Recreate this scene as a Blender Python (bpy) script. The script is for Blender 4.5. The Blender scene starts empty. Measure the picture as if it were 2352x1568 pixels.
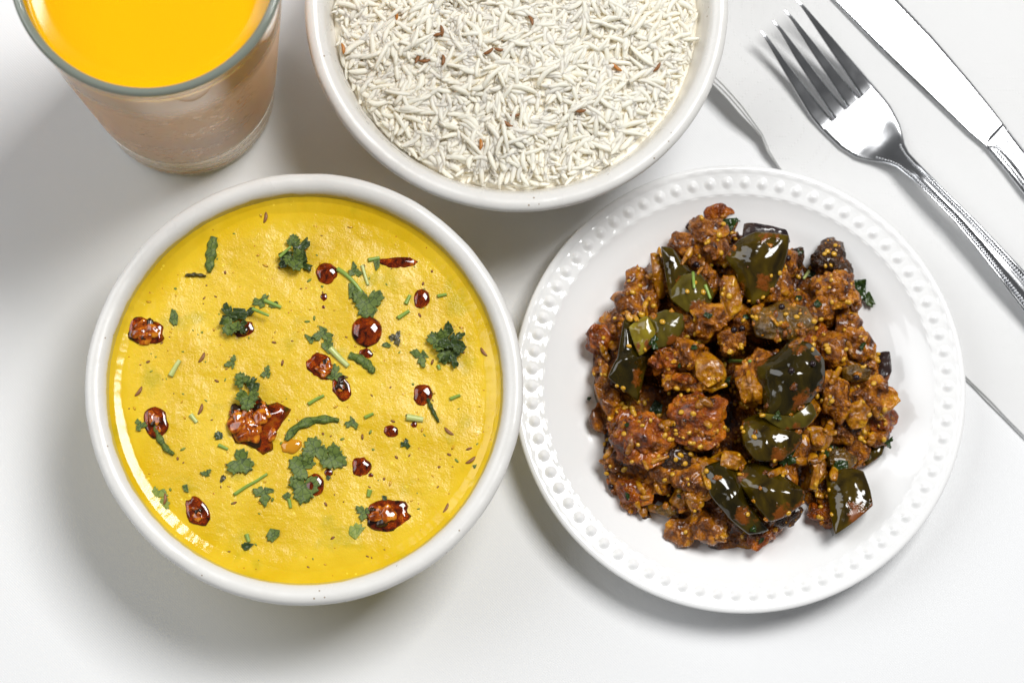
import bpy, bmesh, math, random
import numpy as np
from mathutils import Matrix, Vector
from mathutils.bvhtree import BVHTree

random.seed(7)
RNG = np.random.default_rng(11)
SC = bpy.context.scene
COL = SC.collection
PI = math.pi

# ------------------------------------------------------------------ camera
W, H, F = 2352.0, 1568.0, 6500.0        # picture frame and focal length in frame units
VX, VY = -195.0, 1189.0                 # where straight-down falls, from the frame centre
D = F / 6550.0
_d = np.array([VX / F, -VY / F, -1.0]); _d /= np.linalg.norm(_d)
_Z = -_d
_Y = np.array([0, 1.0, 0]) - _Z[1] * _Z; _Y /= np.linalg.norm(_Y)
_X = np.cross(_Y, _Z)
R = np.stack([_X, _Y, _Z])
CAM = -(R @ np.array([0, 0, -1.0])) * D


def P(px, py, z=0.0):
    """the point at height z that stands at (px, py) of the photograph"""
    d = R @ np.array([(px - W / 2) / F, -(py - H / 2) / F, -1.0])
    p = CAM + d * ((z - CAM[2]) / d[2])
    return np.array([p[0], p[1], z])


cam = bpy.data.cameras.new('camera')
cam.sensor_width = 36.0
cam.lens = F * 36.0 / W
cam.clip_start = 0.05
cam.clip_end = 50.0
cam.dof.use_dof = True
cam.dof.focus_distance = 0.945
cam.dof.aperture_fstop = 13.0
cam_ob = bpy.data.objects.new('camera', cam)
COL.objects.link(cam_ob)
M = Matrix([[*R[0], CAM[0]], [*R[1], CAM[1]], [*R[2], CAM[2]], [0, 0, 0, 1]])
cam_ob.matrix_world = M
SC.camera = cam_ob

# ------------------------------------------------------------------ world and lamps
world = bpy.data.worlds.new('World')
SC.world = world
world.use_nodes = True
bg = world.node_tree.nodes['Background']
bg.inputs[0].default_value = (0.98, 0.99, 1.0, 1)
bg.inputs[1].default_value = 0.10


def area(name, az, zen, dist, size, power, color, target=(0, 0, 0.02), shape='SQUARE'):
    l = bpy.data.lights.new(name, 'AREA')
    l.shape = shape
    l.size = size
    l.energy = power
    l.color = color
    o = bpy.data.objects.new(name, l)
    COL.objects.link(o)
    a, z = math.radians(az), math.radians(zen)
    p = Vector(target) + Vector((math.sin(z) * math.cos(a), math.sin(z) * math.sin(a), math.cos(z))) * dist
    o.location = p
    o.rotation_euler = (p - Vector(target)).to_track_quat('Z', 'Y').to_euler()
    return o


area('softbox_lamp', 46, 27, 2.2, 0.82, 47.5, (1.0, 0.995, 0.985), target=(0.05, 0.02, 0.02))
area('fill_lamp', 160, 45, 2.0, 1.3, 16.5, (0.96, 0.98, 1.0))

SC.view_settings.view_transform = 'Standard'
SC.view_settings.look = 'None'
SC.view_settings.exposure = 0.0
SC.view_settings.gamma = 1.0
SC.cycles.use_denoising = True
SC.cycles.max_bounces = 16
SC.cycles.diffuse_bounces = 14
SC.cycles.glossy_bounces = 5
SC.cycles.transmission_bounces = 10
SC.cycles.sample_clamp_indirect = 6.0
SC.cycles.blur_glossy = 0.3


# ------------------------------------------------------------------ noise
def _hash(ix, iy, iz, seed):
    n = (ix * 73856093) ^ (iy * 19349663) ^ (iz * 83492791) ^ (seed * 2654435761 & 0x7fffffff)
    n &= 0xffffffff
    n = ((n ^ (n >> 15)) * 2246822519) & 0xffffffff
    n = ((n ^ (n >> 13)) * 3266489917) & 0xffffffff
    n ^= n >> 16
    return n.astype(np.float64) / 4294967295.0


def vnoise(p, seed=0):
    p = np.asarray(p, float)
    if p.shape[1] == 2:
        p = np.c_[p, np.zeros(len(p))]
    f = np.floor(p); t = p - f
    t = t * t * t * (t * (t * 6 - 15) + 10)
    i = f.astype(np.int64)
    out = 0
    for a in (0, 1):
        for b in (0, 1):
            for c in (0, 1):
                w = (t[:, 0] if a else 1 - t[:, 0]) * (t[:, 1] if b else 1 - t[:, 1]) * (t[:, 2] if c else 1 - t[:, 2])
                out = out + w * _hash(i[:, 0] + a, i[:, 1] + b, i[:, 2] + c, seed)
    return out * 2 - 1


def fbm(p, octv=4, seed=0, gain=0.5):
    s, a, k = 0, 1.0, 1.0
    for o in range(octv):
        s = s + a * vnoise(np.asarray(p) * k, seed + o * 17)
        a *= gain; k *= 2.03
    return s


def sstep(a, b, x):
    t = np.clip((x - a) / (b - a), 0, 1)
    return t * t * (3 - 2 * t)


# ------------------------------------------------------------------ mesh helpers
def mesh_of(name, verts, faces, smooth=True):
    me = bpy.data.meshes.new(name)
    me.from_pydata([tuple(v) for v in verts], [], faces)
    if smooth:
        me.polygons.foreach_set('use_smooth', [True] * len(me.polygons))
    me.update()
    return me


def fast_mesh(name, verts, quads, smooth=True):
    """large quad-only mesh from numpy arrays"""
    me = bpy.data.meshes.new(name)
    verts = np.asarray(verts, np.float32); quads = np.asarray(quads, np.int32)
    k = quads.shape[1]
    me.vertices.add(len(verts)); me.vertices.foreach_set('co', verts.ravel())
    me.loops.add(quads.size); me.loops.foreach_set('vertex_index', quads.ravel())
    me.polygons.add(len(quads))
    me.polygons.foreach_set('loop_start', np.arange(0, quads.size, k, dtype=np.int32))
    me.polygons.foreach_set('loop_total', np.full(len(quads), k, np.int32))
    me.update(calc_edges=True)
    me.validate()
    if smooth:
        me.polygons.foreach_set('use_smooth', np.ones(len(quads), bool))
    return me


def link(name, me, mat, parent=None, loc=None, rot=None, scale=None):
    o = bpy.data.objects.new(name, me)
    if me is not None and mat is not None and len(me.materials) == 0:
        me.materials.append(mat)
    COL.objects.link(o)
    if loc is not None: o.location = loc
    if rot is not None: o.rotation_euler = rot
    if scale is not None: o.scale = scale
    if parent is not None: o.parent = parent
    return o


def empty(name, loc=(0, 0, 0)):
    o = bpy.data.objects.new(name, None)
    o.empty_display_size = 0.01
    COL.objects.link(o)
    o.location = loc
    return o


def tag(o, label=None, cat=None, group=None, kind=None):
    if label: o['label'] = label
    if cat: o['category'] = cat
    if group: o['group'] = group
    if kind: o['kind'] = kind
    return o


def grid_quads(nr, nc, wrap=True):
    q = []
    r = np.arange(nr - 1)[:, None]
    c = np.arange(nc if wrap else nc - 1)[None, :]
    c2 = (c + 1) % nc
    a = r * nc + c; b = r * nc + c2; d = (r + 1) * nc + c; e = (r + 1) * nc + c2
    return np.stack([a, b, e, d], -1).reshape(-1, 4)


def catmull(pts, n, closed=False):
    p = np.asarray(pts, float)
    m = len(p)
    seg = m if closed else m - 1
    out = []
    for k in range(n):
        u = k / n * seg if closed else k / (n - 1) * seg
        i = min(int(u), seg - 1); t = u - i
        if closed:
            a, b, c, d = p[(i - 1) % m], p[i % m], p[(i + 1) % m], p[(i + 2) % m]
        else:
            a, b, c, d = p[max(i - 1, 0)], p[i], p[min(i + 1, m - 1)], p[min(i + 2, m - 1)]
        out.append(0.5 * ((2 * b) + (-a + c) * t + (2 * a - 5 * b + 4 * c - d) * t * t + (-a + 3 * b - 3 * c + d) * t ** 3))
    return np.array(out)


def lathe(profile, n, func=None):
    pr = np.asarray(profile, float)
    th = np.arange(n) / n * 2 * PI
    r = pr[:, 0][:, None] * np.ones(n)[None]; z = pr[:, 1][:, None] * np.ones(n)[None]
    T = np.ones(len(pr))[:, None] * th[None]
    if func is not None:
        r, z = func(r, z, T)
    v = np.stack([r * np.cos(T), r * np.sin(T), z], -1).reshape(-1, 3)
    return v, grid_quads(len(pr), n)


def tube(pts, rad, n=8, cap=True, flat=1.0):
    pts = np.asarray(pts, float)
    m = len(pts)
    rad = np.broadcast_to(rad, (m,))
    vs, fs = [], []
    for i in range(m):
        t = pts[min(i + 1, m - 1)] - pts[max(i - 1, 0)]
        t = t / (np.linalg.norm(t) + 1e-12)
        up = np.array([0, 0, 1.0]) if abs(t[2]) < 0.9 else np.array([1.0, 0, 0])
        a = np.cross(up, t); a /= np.linalg.norm(a)
        b = np.cross(t, a)
        for k in range(n):
            w = 2 * PI * k / n
            vs.append(pts[i] + a * math.cos(w) * rad[i] + b * math.sin(w) * rad[i] * flat)
    for i in range(m - 1):
        for k in range(n):
            k2 = (k + 1) % n
            fs.append((i * n + k, i * n + k2, (i + 1) * n + k2, (i + 1) * n + k))
    if cap:
        vs.append(pts[0]); vs.append(pts[-1])
        a, b = len(vs) - 2, len(vs) - 1
        for k in range(n):
            k2 = (k + 1) % n
            fs.append((a, k2, k)); fs.append((b, (m - 1) * n + k, (m - 1) * n + k2))
    return vs, fs


def join(parts):
    V, Fs = [], []
    for v, f in parts:
        o = len(V)
        V.extend([tuple(x) for x in v])
        Fs.extend([tuple(i + o for i in q) for q in f])
    return V, Fs


def ico(sub):
    bm = bmesh.new()
    bmesh.ops.create_icosphere(bm, subdivisions=sub, radius=1.0)
    v = np.array([x.co[:] for x in bm.verts]); f = [tuple(q.index for q in p.verts) for p in bm.faces]
    bm.free()
    return v, f


ICO = {k: ico(k) for k in (1, 2, 3, 4)}


# ------------------------------------------------------------------ materials
class NT:
    def __init__(s, name):
        s.m = bpy.data.materials.new(name)
        s.m.use_nodes = True
        s.t = s.m.node_tree
        s.b = s.t.nodes['Principled BSDF']
        s.out = s.t.nodes['Material Output']
        s.tc = s.t.nodes.new('ShaderNodeTexCoord')

    def n(s, typ, **kw):
        o = s.t.nodes.new(typ)
        for k, v in kw.items():
            setattr(o, k, v)
        return o

    def l(s, a, b):
        s.t.links.new(a, b)

    def noise(s, scale, detail=3, rough=0.5, dist=0.0, coord=None, vec_scale=None):
        o = s.n('ShaderNodeTexNoise')
        o.inputs['Scale'].default_value = scale
        o.inputs['Detail'].default_value = detail
        o.inputs['Roughness'].default_value = rough
        o.inputs['Distortion'].default_value = dist
        src = coord or s.tc.outputs['Object']
        if vec_scale:
            mp = s.n('ShaderNodeMapping')
            mp.inputs['Scale'].default_value = vec_scale
            s.l(src, mp.inputs['Vector']); src = mp.outputs[0]
        s.l(src, o.inputs['Vector'])
        return o.outputs['Fac']

    def ramp(s, fac, stops):
        o = s.n('ShaderNodeValToRGB')
        e = o.color_ramp.elements
        while len(e) < len(stops): e.new(0.5)
        for k, (p, c) in enumerate(stops):
            e[k].position = p
            e[k].color = (*c, 1) if len(c) == 3 else c
        s.l(fac, o.inputs[0])
        return o.outputs[0]

    def mix(s, fac, a, b, mode='MIX'):
        o = s.n('ShaderNodeMix', data_type='RGBA', blend_type=mode)
        for sock, v in ((o.inputs[0], fac), (o.inputs[6], a), (o.inputs[7], b)):
            if hasattr(v, 'links') or isinstance(v, bpy.types.NodeSocket):
                s.l(v, sock)
            elif isinstance(v, (int, float)):
                sock.default_value = v
            else:
                sock.default_value = (*v, 1)
        return o.outputs[2]

    def math(s, op, a, b=0.0, clamp=False):
        o = s.n('ShaderNodeMath', operation=op, use_clamp=clamp)
        for sock, v in ((o.inputs[0], a), (o.inputs[1], b)):
            if isinstance(v, bpy.types.NodeSocket): s.l(v, sock)
            else: sock.default_value = v
        return o.outputs[0]

    def maprange(s, v, a, b, c=0.0, d=1.0, smooth=False):
        o = s.n('ShaderNodeMapRange')
        if smooth: o.interpolation_type = 'SMOOTHSTEP'
        s.l(v, o.inputs[0])
        for i, x in enumerate((a, b, c, d)): o.inputs[i + 1].default_value = x
        return o.outputs[0]

    def bump(s, height, dist, strength=1.0, prev=None):
        o = s.n('ShaderNodeBump')
        o.inputs['Strength'].default_value = strength
        o.inputs['Distance'].default_value = dist
        s.l(height, o.inputs['Height'])
        if prev is not None: s.l(prev, o.inputs['Normal'])
        s.l(o.outputs[0], s.b.inputs['Normal'])
        return o.outputs[0]

    def set(s, **kw):
        names = dict(base='Base Color', rough='Roughness', metal='Metallic', ior='IOR', spec='Specular IOR Level',
                     sss='Subsurface Weight', sssr='Subsurface Radius', ssss='Subsurface Scale', coat='Coat Weight',
                     coatr='Coat Roughness', trans='Transmission Weight', sheen='Sheen Weight')
        for k, v in kw.items():
            sock = s.b.inputs[names[k]]
            if isinstance(v, bpy.types.NodeSocket): s.l(v, sock)
            elif isinstance(v, tuple) and k == 'base': sock.default_value = (*v, 1)
            else: sock.default_value = v
        return s


MAT = {}


def mats():
    # woven tablecloth
    a = NT('tablecloth'); wv = a.n('ShaderNodeTexWave', wave_type='BANDS', bands_direction='DIAGONAL')
    wv.inputs['Scale'].default_value = 620; wv.inputs['Distortion'].default_value = 1.0
    a.l(a.tc.outputs['Object'], wv.inputs['Vector'])
    big = a.noise(9, 2)
    col = a.mix(big, (0.81, 0.815, 0.825), (0.84, 0.845, 0.85))
    sp = a.noise(260, 2); spm = a.math('GREATER_THAN', sp, 0.86)
    col = a.mix(spm, col, (0.5, 0.46, 0.42))
    a.set(base=col, rough=0.75, spec=0.2)
    b1 = a.bump(wv.outputs['Fac'], 0.00006, 0.3)
    a.bump(a.noise(2600, 2), 0.00008, 0.35, b1)
    MAT['cloth'] = a.m
    # paper napkin with pressed pattern
    a = NT('paper'); a.set(base=a.mix(a.noise(14, 2), (0.88, 0.88, 0.88), (0.91, 0.91, 0.91)), rough=0.85, spec=0.15)
    gp = a.n('ShaderNodeTexVoronoi', feature='F1'); gp.inputs['Scale'].default_value = 26; gp.inputs['Randomness'].default_value = 0.35
    a.l(a.tc.outputs['Object'], gp.inputs['Vector'])
    rings = a.math('SINE', a.math('MULTIPLY', gp.outputs['Distance'], 62.0))
    dots = a.n('ShaderNodeTexVoronoi', feature='F1'); dots.inputs['Scale'].default_value = 900; dots.inputs['Randomness'].default_value = 0.1
    a.l(a.tc.outputs['Object'], dots.inputs['Vector'])
    pat = a.math('MULTIPLY', a.math('GREATER_THAN', rings, 0.75), a.maprange(dots.outputs['Distance'], 0.1, 0.5, 1, 0))
    b1 = a.bump(pat, 0.00022, 0.6)
    a.bump(a.noise(120, 4), 0.0004, 0.3, b1)
    tr = a.n('ShaderNodeBsdfTranslucent'); tr.inputs['Color'].default_value = (0.95, 0.95, 0.93, 1)
    ms = a.n('ShaderNodeMixShader'); ms.inputs[0].default_value = 0.24
    a.l(a.b.outputs[0], ms.inputs[1]); a.l(tr.outputs[0], ms.inputs[2]); a.l(ms.outputs[0], a.out.inputs['Surface'])
    MAT['paper'] = a.m
    # stoneware bowls
    def ceramic(name, stain=None, liquid=0.0, R0=0.07):
        a = NT(name)
        col = a.mix(a.noise(45, 3), (0.74, 0.725, 0.69), (0.79, 0.78, 0.755))
        spk = a.n('ShaderNodeTexVoronoi', feature='F1'); spk.inputs['Scale'].default_value = 300
        a.l(a.tc.outputs['Object'], spk.inputs['Vector'])
        rare = a.math('GREATER_THAN', a.noise(75, 1), 0.60)
        sm = a.math('MULTIPLY', a.math('LESS_THAN', spk.outputs['Distance'], 0.10), rare)
        col = a.mix(sm, col, (0.38, 0.31, 0.24))
        if stain:
            sx = a.n('ShaderNodeSeparateXYZ'); a.l(a.tc.outputs['Object'], sx.inputs[0])
            rr = a.math('SQRT', a.math('ADD', a.math('POWER', sx.outputs[0], 2), a.math('POWER', sx.outputs[1], 2)))
            inside = a.math('LESS_THAN', rr, R0 - 0.006)
            nz = a.math('MULTIPLY', a.math('SUBTRACT', a.noise(170, 4, vec_scale=(1, 1, 0.3)), 0.5), 0.0022)
            hgt = a.math('ADD', a.math('SUBTRACT', sx.outputs[2], liquid), nz)
            m1 = a.maprange(hgt, 0.0016, 0.0024, 0.85, 0.0)
            col = a.mix(a.math('MULTIPLY', m1, inside), col, stain)
        a.set(base=col, rough=a.maprange(a.noise(90, 3), 0.3, 0.7, 0.22, 0.36), spec=0.5)
        b1 = a.bump(a.noise(420, 3), 0.00012, 0.45)
        a.bump(a.noise(70, 3), 0.0007, 0.35, b1)
        MAT[name] = a.m
    ceramic('ceramic')
    ceramic('ceramic_dal', (0.62, 0.47, 0.015), 0.0472, 0.0768)
    a = NT('porcelain'); a.set(base=(0.88, 0.88, 0.875), rough=0.08, spec=0.55)
    a.bump(a.noise(60, 2), 0.0003, 0.25)
    MAT['porcelain'] = a.m
    # tumbler glass with condensation
    a = NT('glass'); a.set(base=(0.86, 0.92, 0.885), rough=0.0, ior=1.5, trans=1.0)  # metal rings added inside the clear foot, imitating its bright refracted light
    sx = a.n('ShaderNodeSeparateXYZ'); a.l(a.tc.outputs['Object'], sx.inputs[0])
    rr = a.math('SQRT', a.math('ADD', a.math('POWER', sx.outputs[0], 2), a.math('POWER', sx.outputs[1], 2)))
    outer = a.maprange(a.math('SUBTRACT', rr, a.math('MULTIPLY', sx.outputs[2], 0.0743)), 0.0296, 0.0302)
    zone = a.math('MULTIPLY', a.maprange(sx.outputs[2], 0.120, 0.104), a.maprange(sx.outputs[2], 0.024, 0.029))
    st = a.noise(380, 3, 0.55, 0.4, vec_scale=(1.0, 1.0, 2.6))
    pa = a.noise(42, 3)
    clear = a.math('MULTIPLY', a.maprange(st, 0.56, 0.60), a.maprange(pa, 0.48, 0.56))
    fog = a.math('MULTIPLY', a.math('MULTIPLY', zone, outer), a.math('SUBTRACT', 1.0, clear))
    g2 = a.n('ShaderNodeBsdfPrincipled')
    g2.inputs['Base Color'].default_value = (0.95, 0.93, 0.9, 1); g2.inputs['Roughness'].default_value = 0.38
    g2.inputs['Transmission Weight'].default_value = 0.74; g2.inputs['IOR'].default_value = 1.33
    ms = a.n('ShaderNodeMixShader')
    a.l(fog, ms.inputs[0]); a.l(a.b.outputs[0], ms.inputs[1]); a.l(g2.outputs[0], ms.inputs[2])
    a.l(ms.outputs[0], a.out.inputs['Surface'])
    MAT['glass'] = a.m
    a = NT('glass_rim'); a.set(base=(0.30, 0.34, 0.29), rough=0.06, spec=0.8, ior=1.5, trans=0.35)
    MAT['glass_rim'] = a.m
    a = NT('foot'); a.set(base=(0.93, 0.95, 0.95), metal=0.85, rough=a.maprange(a.noise(900, 2), 0.35, 0.65, 0.08, 0.35))  # mirror-like metal for the added rings that brighten the glass foot
    a.bump(a.noise(700, 2), 0.0004, 0.5)
    MAT['foot'] = a.m
    a = NT('mango_drink'); a.set(base=(0.95, 0.485, 0.0), rough=0.16, spec=0.45, sss=0.25, sssr=(1.0, 0.45, 0.05), ssss=0.004)
    a.bump(a.noise(140, 2), 0.0003, 0.12)
    MAT['mango'] = a.m
    # dal
    a = NT('dal')
    base = a.mix(a.maprange(a.noise(60, 4), 0.35, 0.65), (0.70, 0.45, 0.008), (0.79, 0.54, 0.028))
    sp = a.n('ShaderNodeTexVoronoi', feature='F1'); sp.inputs['Scale'].default_value = 420; a.l(a.tc.outputs['Object'], sp.inputs['Vector'])
    sel = a.math('GREATER_THAN', a.noise(150, 1), 0.62)
    base = a.mix(a.math('MULTIPLY', a.math('LESS_THAN', sp.outputs['Distance'], 0.17), sel), base, (0.9, 0.68, 0.05))
    sp2 = a.n('ShaderNodeTexVoronoi', feature='F1'); sp2.inputs['Scale'].default_value = 330; a.l(a.tc.outputs['Object'], sp2.inputs['Vector'])
    mp = a.noise(110, 1)
    base = a.mix(a.math('MULTIPLY', a.math('LESS_THAN', sp2.outputs['Distance'], 0.085), a.math('LESS_THAN', mp, 0.44)), base, (0.45, 0.12, 0.01))
    gr = a.maprange(a.noise(70, 4), 0.60, 0.72, 0, 0.55)
    base = a.mix(gr, base, (0.44, 0.36, 0.01))
    a.set(base=base, spec=0.42, sss=0.15, sssr=(1.0, 0.5, 0.05), ssss=0.0015)
    sx = a.n('ShaderNodeSeparateXYZ'); a.l(a.tc.outputs['Object'], sx.inputs[0])
    rr = a.math('SQRT', a.math('ADD', a.math('POWER', sx.outputs[0], 2), a.math('POWER', sx.outputs[1], 2)))
    mid = a.maprange(a.math('ADD', rr, a.math('MULTIPLY', a.math('SUBTRACT', a.noise(30, 2), 0.5), 0.02)), 0.052, 0.064, 1.0, 0.16, True)
    a.set(rough=a.maprange(mid, 0.16, 1.0, 0.10, 0.26))
    b1 = a.bump(a.math('MULTIPLY', a.noise(1300, 3, 0.6), mid), 0.0004, 0.46)
    a.bump(a.math('MULTIPLY', a.noise(330, 3), mid), 0.0005, 0.28, b1)
    MAT['dal'] = a.m
    # chilli oil
    a = NT('chilli_oil')
    nn = a.noise(300, 4, 0.6, 0.6)
    a.set(base=a.ramp(nn, [(0.38, (0.014, 0.003, 0.001)), (0.48, (0.18, 0.020, 0.002)), (0.58, (0.58, 0.090, 0.005)), (0.72, (0.80, 0.26, 0.02))]),
          rough=0.03, spec=0.6, coat=0.3, coatr=0.02, trans=a.maprange(nn, 0.42, 0.56, 0.0, 0.8), ior=1.45)
    MAT['oil'] = a.m
    a = NT('fried_onion')
    a.set(base=a.ramp(a.noise(330, 4, 0.6), [(0.35, (0.08, 0.010, 0.001)), (0.5, (0.42, 0.08, 0.003)), (0.64, (0.72, 0.26, 0.012))]),
          rough=0.10, spec=0.6, coat=0.5, coatr=0.04)
    a.bump(a.noise(600, 3), 0.0003, 0.4)
    MAT['onion'] = a.m
    a = NT('pale_oil'); a.set(base=(0.62, 0.26, 0.012), rough=0.07, spec=0.5, coat=0.4)
    MAT['pale_oil'] = a.m
    a = NT('burnt_onion'); a.set(base=a.mix(a.noise(400, 3), (0.008, 0.004, 0.003), (0.05, 0.02, 0.006)), rough=0.18, spec=0.5)
    MAT['burnt'] = a.m

    def leaf(name, c1, c2, rough=0.32, vein=(0.012, 0.03, 0.012)):
        a = NT(name)
        v = a.n('ShaderNodeTexVoronoi', feature='DISTANCE_TO_EDGE'); v.inputs['Scale'].default_value = 520
        a.l(a.tc.outputs['Object'], v.inputs['Vector'])
        c = a.mix(a.noise(260, 3), c1, c2)
        vm = a.maprange(v.outputs['Distance'], 0.02, 0.07, 0.75, 0.0)
        c = a.mix(vm, c, vein)
        a.set(base=c, rough=rough, spec=0.30, sss=0.0)
        a.bump(v.outputs['Distance'], 0.0002, 0.35)
        MAT[name] = a.m
    leaf('coriander', (0.085, 0.130, 0.024), (0.155, 0.210, 0.038), 0.5)
    leaf('coriander_dark', (0.032, 0.052, 0.014), (0.070, 0.105, 0.022), 0.3)
    leaf('coriander_pale', (0.20, 0.27, 0.045), (0.30, 0.34, 0.06), 0.4, (0.10, 0.16, 0.03))
    leaf('coriander_brown', (0.07, 0.06, 0.025), (0.12, 0.10, 0.035), 0.3, (0.02, 0.02, 0.01))
    leaf('cooked_herb', (0.010, 0.022, 0.006), (0.035, 0.07, 0.010), 0.12, (0.005, 0.01, 0.004))
    a = NT('stem'); a.set(base=a.mix(a.noise(500, 2, vec_scale=(1, 1, 1)), (0.16, 0.30, 0.035), (0.34, 0.46, 0.10)), rough=0.25, spec=0.5)
    MAT['stem'] = a.m
    a = NT('stem_pale'); a.set(base=a.mix(a.noise(500, 2), (0.42, 0.50, 0.10), (0.62, 0.66, 0.30)), rough=0.25, spec=0.5)
    MAT['stem_pale'] = a.m
    a = NT('cumin'); a.set(base=a.mix(a.noise(900, 2, vec_scale=(4, 4, 1)), (0.16, 0.055, 0.012), (0.36, 0.16, 0.05)), rough=0.45)
    MAT['cumin'] = a.m
    a = NT('cumin_orange'); a.set(base=a.mix(a.noise(900, 2), (0.45, 0.14, 0.015), (0.55, 0.24, 0.04)), rough=0.4)
    MAT['cumin_orange'] = a.m
    # rice
    a = NT('rice')
    a.set(base=a.mix(a.noise(90, 3), (0.98, 0.92, 0.77), (0.985, 0.945, 0.84)), rough=0.42, spec=0.25, sss=0.75, sssr=(1.0, 1.0, 1.0), ssss=0.0009)
    a.bump(a.noise(900, 2), 0.0001, 0.2)
    tr = a.n('ShaderNodeBsdfTranslucent'); tr.inputs['Color'].default_value = (0.99, 0.97, 0.90, 1)
    ms = a.n('ShaderNodeMixShader'); ms.inputs[0].default_value = 0.12
    a.l(a.b.outputs[0], ms.inputs[1]); a.l(tr.outputs[0], ms.inputs[2]); a.l(ms.outputs[0], a.out.inputs['Surface'])
    MAT['rice'] = a.m
    a = NT('rice_core'); a.set(base=a.mix(a.noise(300, 2), (0.98, 0.93, 0.80), (0.98, 0.95, 0.86)), rough=0.6, spec=0.2)
    MAT['rice_core'] = a.m
    # curry sauce and chunks
    def curry(name, stops, rough=0.2, fine=1.0, sc=150):
        a = NT(name)
        n1 = a.noise(sc, 5, 0.62, 0.5)
        c = a.ramp(n1, stops)
        sp = a.n('ShaderNodeTexVoronoi', feature='F1'); sp.inputs['Scale'].default_value = 620; a.l(a.tc.outputs['Object'], sp.inputs['Vector'])
        m = a.math('MULTIPLY', a.math('LESS_THAN', sp.outputs['Distance'], 0.24), a.math('GREATER_THAN', a.noise(200, 1), 0.56))
        c = a.mix(m, c, (0.52, 0.22, 0.008))
        a.set(base=c, rough=rough * 0.62, spec=0.45, coat=0.45, coatr=0.05, sss=0.12, sssr=(1.0, 0.35, 0.05), ssss=0.002)
        b1 = a.bump(a.noise(820, 4, 0.6), 0.0016 * fine, 1.0)
        a.bump(a.noise(380, 3), 0.0014 * fine, 0.7, b1)
        MAT[name] = a.m
    curry('curry_sauce', [(0.34, (0.010, 0.002, 0.0004)), (0.48, (0.10, 0.022, 0.001)), (0.64, (0.38, 0.115, 0.002))], 0.2, 1.2)
    curry('curry_brown', [(0.34, (0.030, 0.006, 0.0005)), (0.45, (0.20, 0.052, 0.001)), (0.56, (0.50, 0.160, 0.002)), (0.68, (0.80, 0.36, 0.006))])
    curry('curry_red', [(0.34, (0.050, 0.008, 0.0005)), (0.48, (0.30, 0.058, 0.001)), (0.64, (0.66, 0.190, 0.003))])
    curry('curry_dark', [(0.34, (0.012, 0.004, 0.002)), (0.52, (0.070, 0.024, 0.004)), (0.70, (0.22, 0.072, 0.006))])
    curry('curry_olive', [(0.34, (0.040, 0.018, 0.001)), (0.52, (0.15, 0.072, 0.002)), (0.70, (0.34, 0.14, 0.004))], 0.16, 0.6)
    curry('curry_onion', [(0.32, (0.12, 0.034, 0.001)), (0.50, (0.40, 0.145, 0.002)), (0.68, (0.70, 0.36, 0.012))], 0.13, 0.35)
    def skin(name, c1, c2, c3, rough=0.10):
        a = NT(name)
        c = a.ramp(a.noise(75, 4, 0.55, 0.8), [(0.34, c1), (0.52, c2), (0.68, c3)])
        sm = a.maprange(a.noise(75, 5, 0.6), 0.58, 0.63)
        c = a.mix(sm, c, (0.20, 0.052, 0.003))
        a.set(base=c, rough=a.math('ADD', a.math('MULTIPLY', sm, 0.18), rough), spec=0.5, coat=0.25, coatr=0.03)
        b1 = a.bump(a.noise(180, 3), 0.0006, 0.10)
        a.bump(sm, 0.0004, 0.4, b1)
        MAT[name] = a.m
    skin('skin_green', (0.012, 0.007, 0.001), (0.058, 0.036, 0.001), (0.125, 0.082, 0.003))
    skin('skin_dark', (0.008, 0.006, 0.001), (0.028, 0.019, 0.001), (0.068, 0.046, 0.003))
    skin('skin_olive', (0.05, 0.035, 0.003), (0.10, 0.075, 0.006), (0.17, 0.13, 0.01), 0.16)
    skin('skin_purple', (0.014, 0.008, 0.009), (0.035, 0.020, 0.018), (0.08, 0.04, 0.02), 0.25)
    skin('skin_yellow', (0.16, 0.10, 0.006), (0.26, 0.20, 0.014), (0.38, 0.33, 0.04), 0.16)
    a = NT('seed'); a.set(base=a.mix(a.noise(420, 2), (0.50, 0.20, 0.006), (0.80, 0.50, 0.03)), rough=0.14, spec=0.55, coat=0.4, coatr=0.05)
    MAT['seed'] = a.m
    a = NT('black_seed'); a.set(base=(0.02, 0.010, 0.012), rough=0.22, spec=0.5); MAT['black_seed'] = a.m
    a = NT('curry_oil'); a.set(base=(0.55, 0.14, 0.004), rough=0.06, spec=0.5); MAT['curry_oil'] = a.m
    # stainless steel
    a = NT('steel'); a.set(base=(0.64, 0.65, 0.67), metal=1.0, rough=a.maprange(a.noise(120, 3), 0.3, 0.7, 0.13, 0.21))
    MAT['steel'] = a.m
    a = NT('steel_satin'); a.set(base=(0.72, 0.73, 0.75), metal=1.0, rough=0.42)
    MAT['steel_satin'] = a.m


mats()

# ------------------------------------------------------------------ tablecloth
n = 140
gx = np.linspace(-0.62, 0.62, n); gy = np.linspace(-0.55, 0.55, n)
X, Y = np.meshgrid(gx, gy)
Zc = 0.0003 * fbm(np.c_[X.ravel() * 9, Y.ravel() * 9], 3, 5) - 0.0005
cloth = link('tablecloth', fast_mesh('tablecloth', np.c_[X.ravel(), Y.ravel(), Zc], grid_quads(n, n, False)), MAT['cloth'])
tag(cloth, 'smooth white tablecloth under all the dishes', kind='structure')


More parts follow.
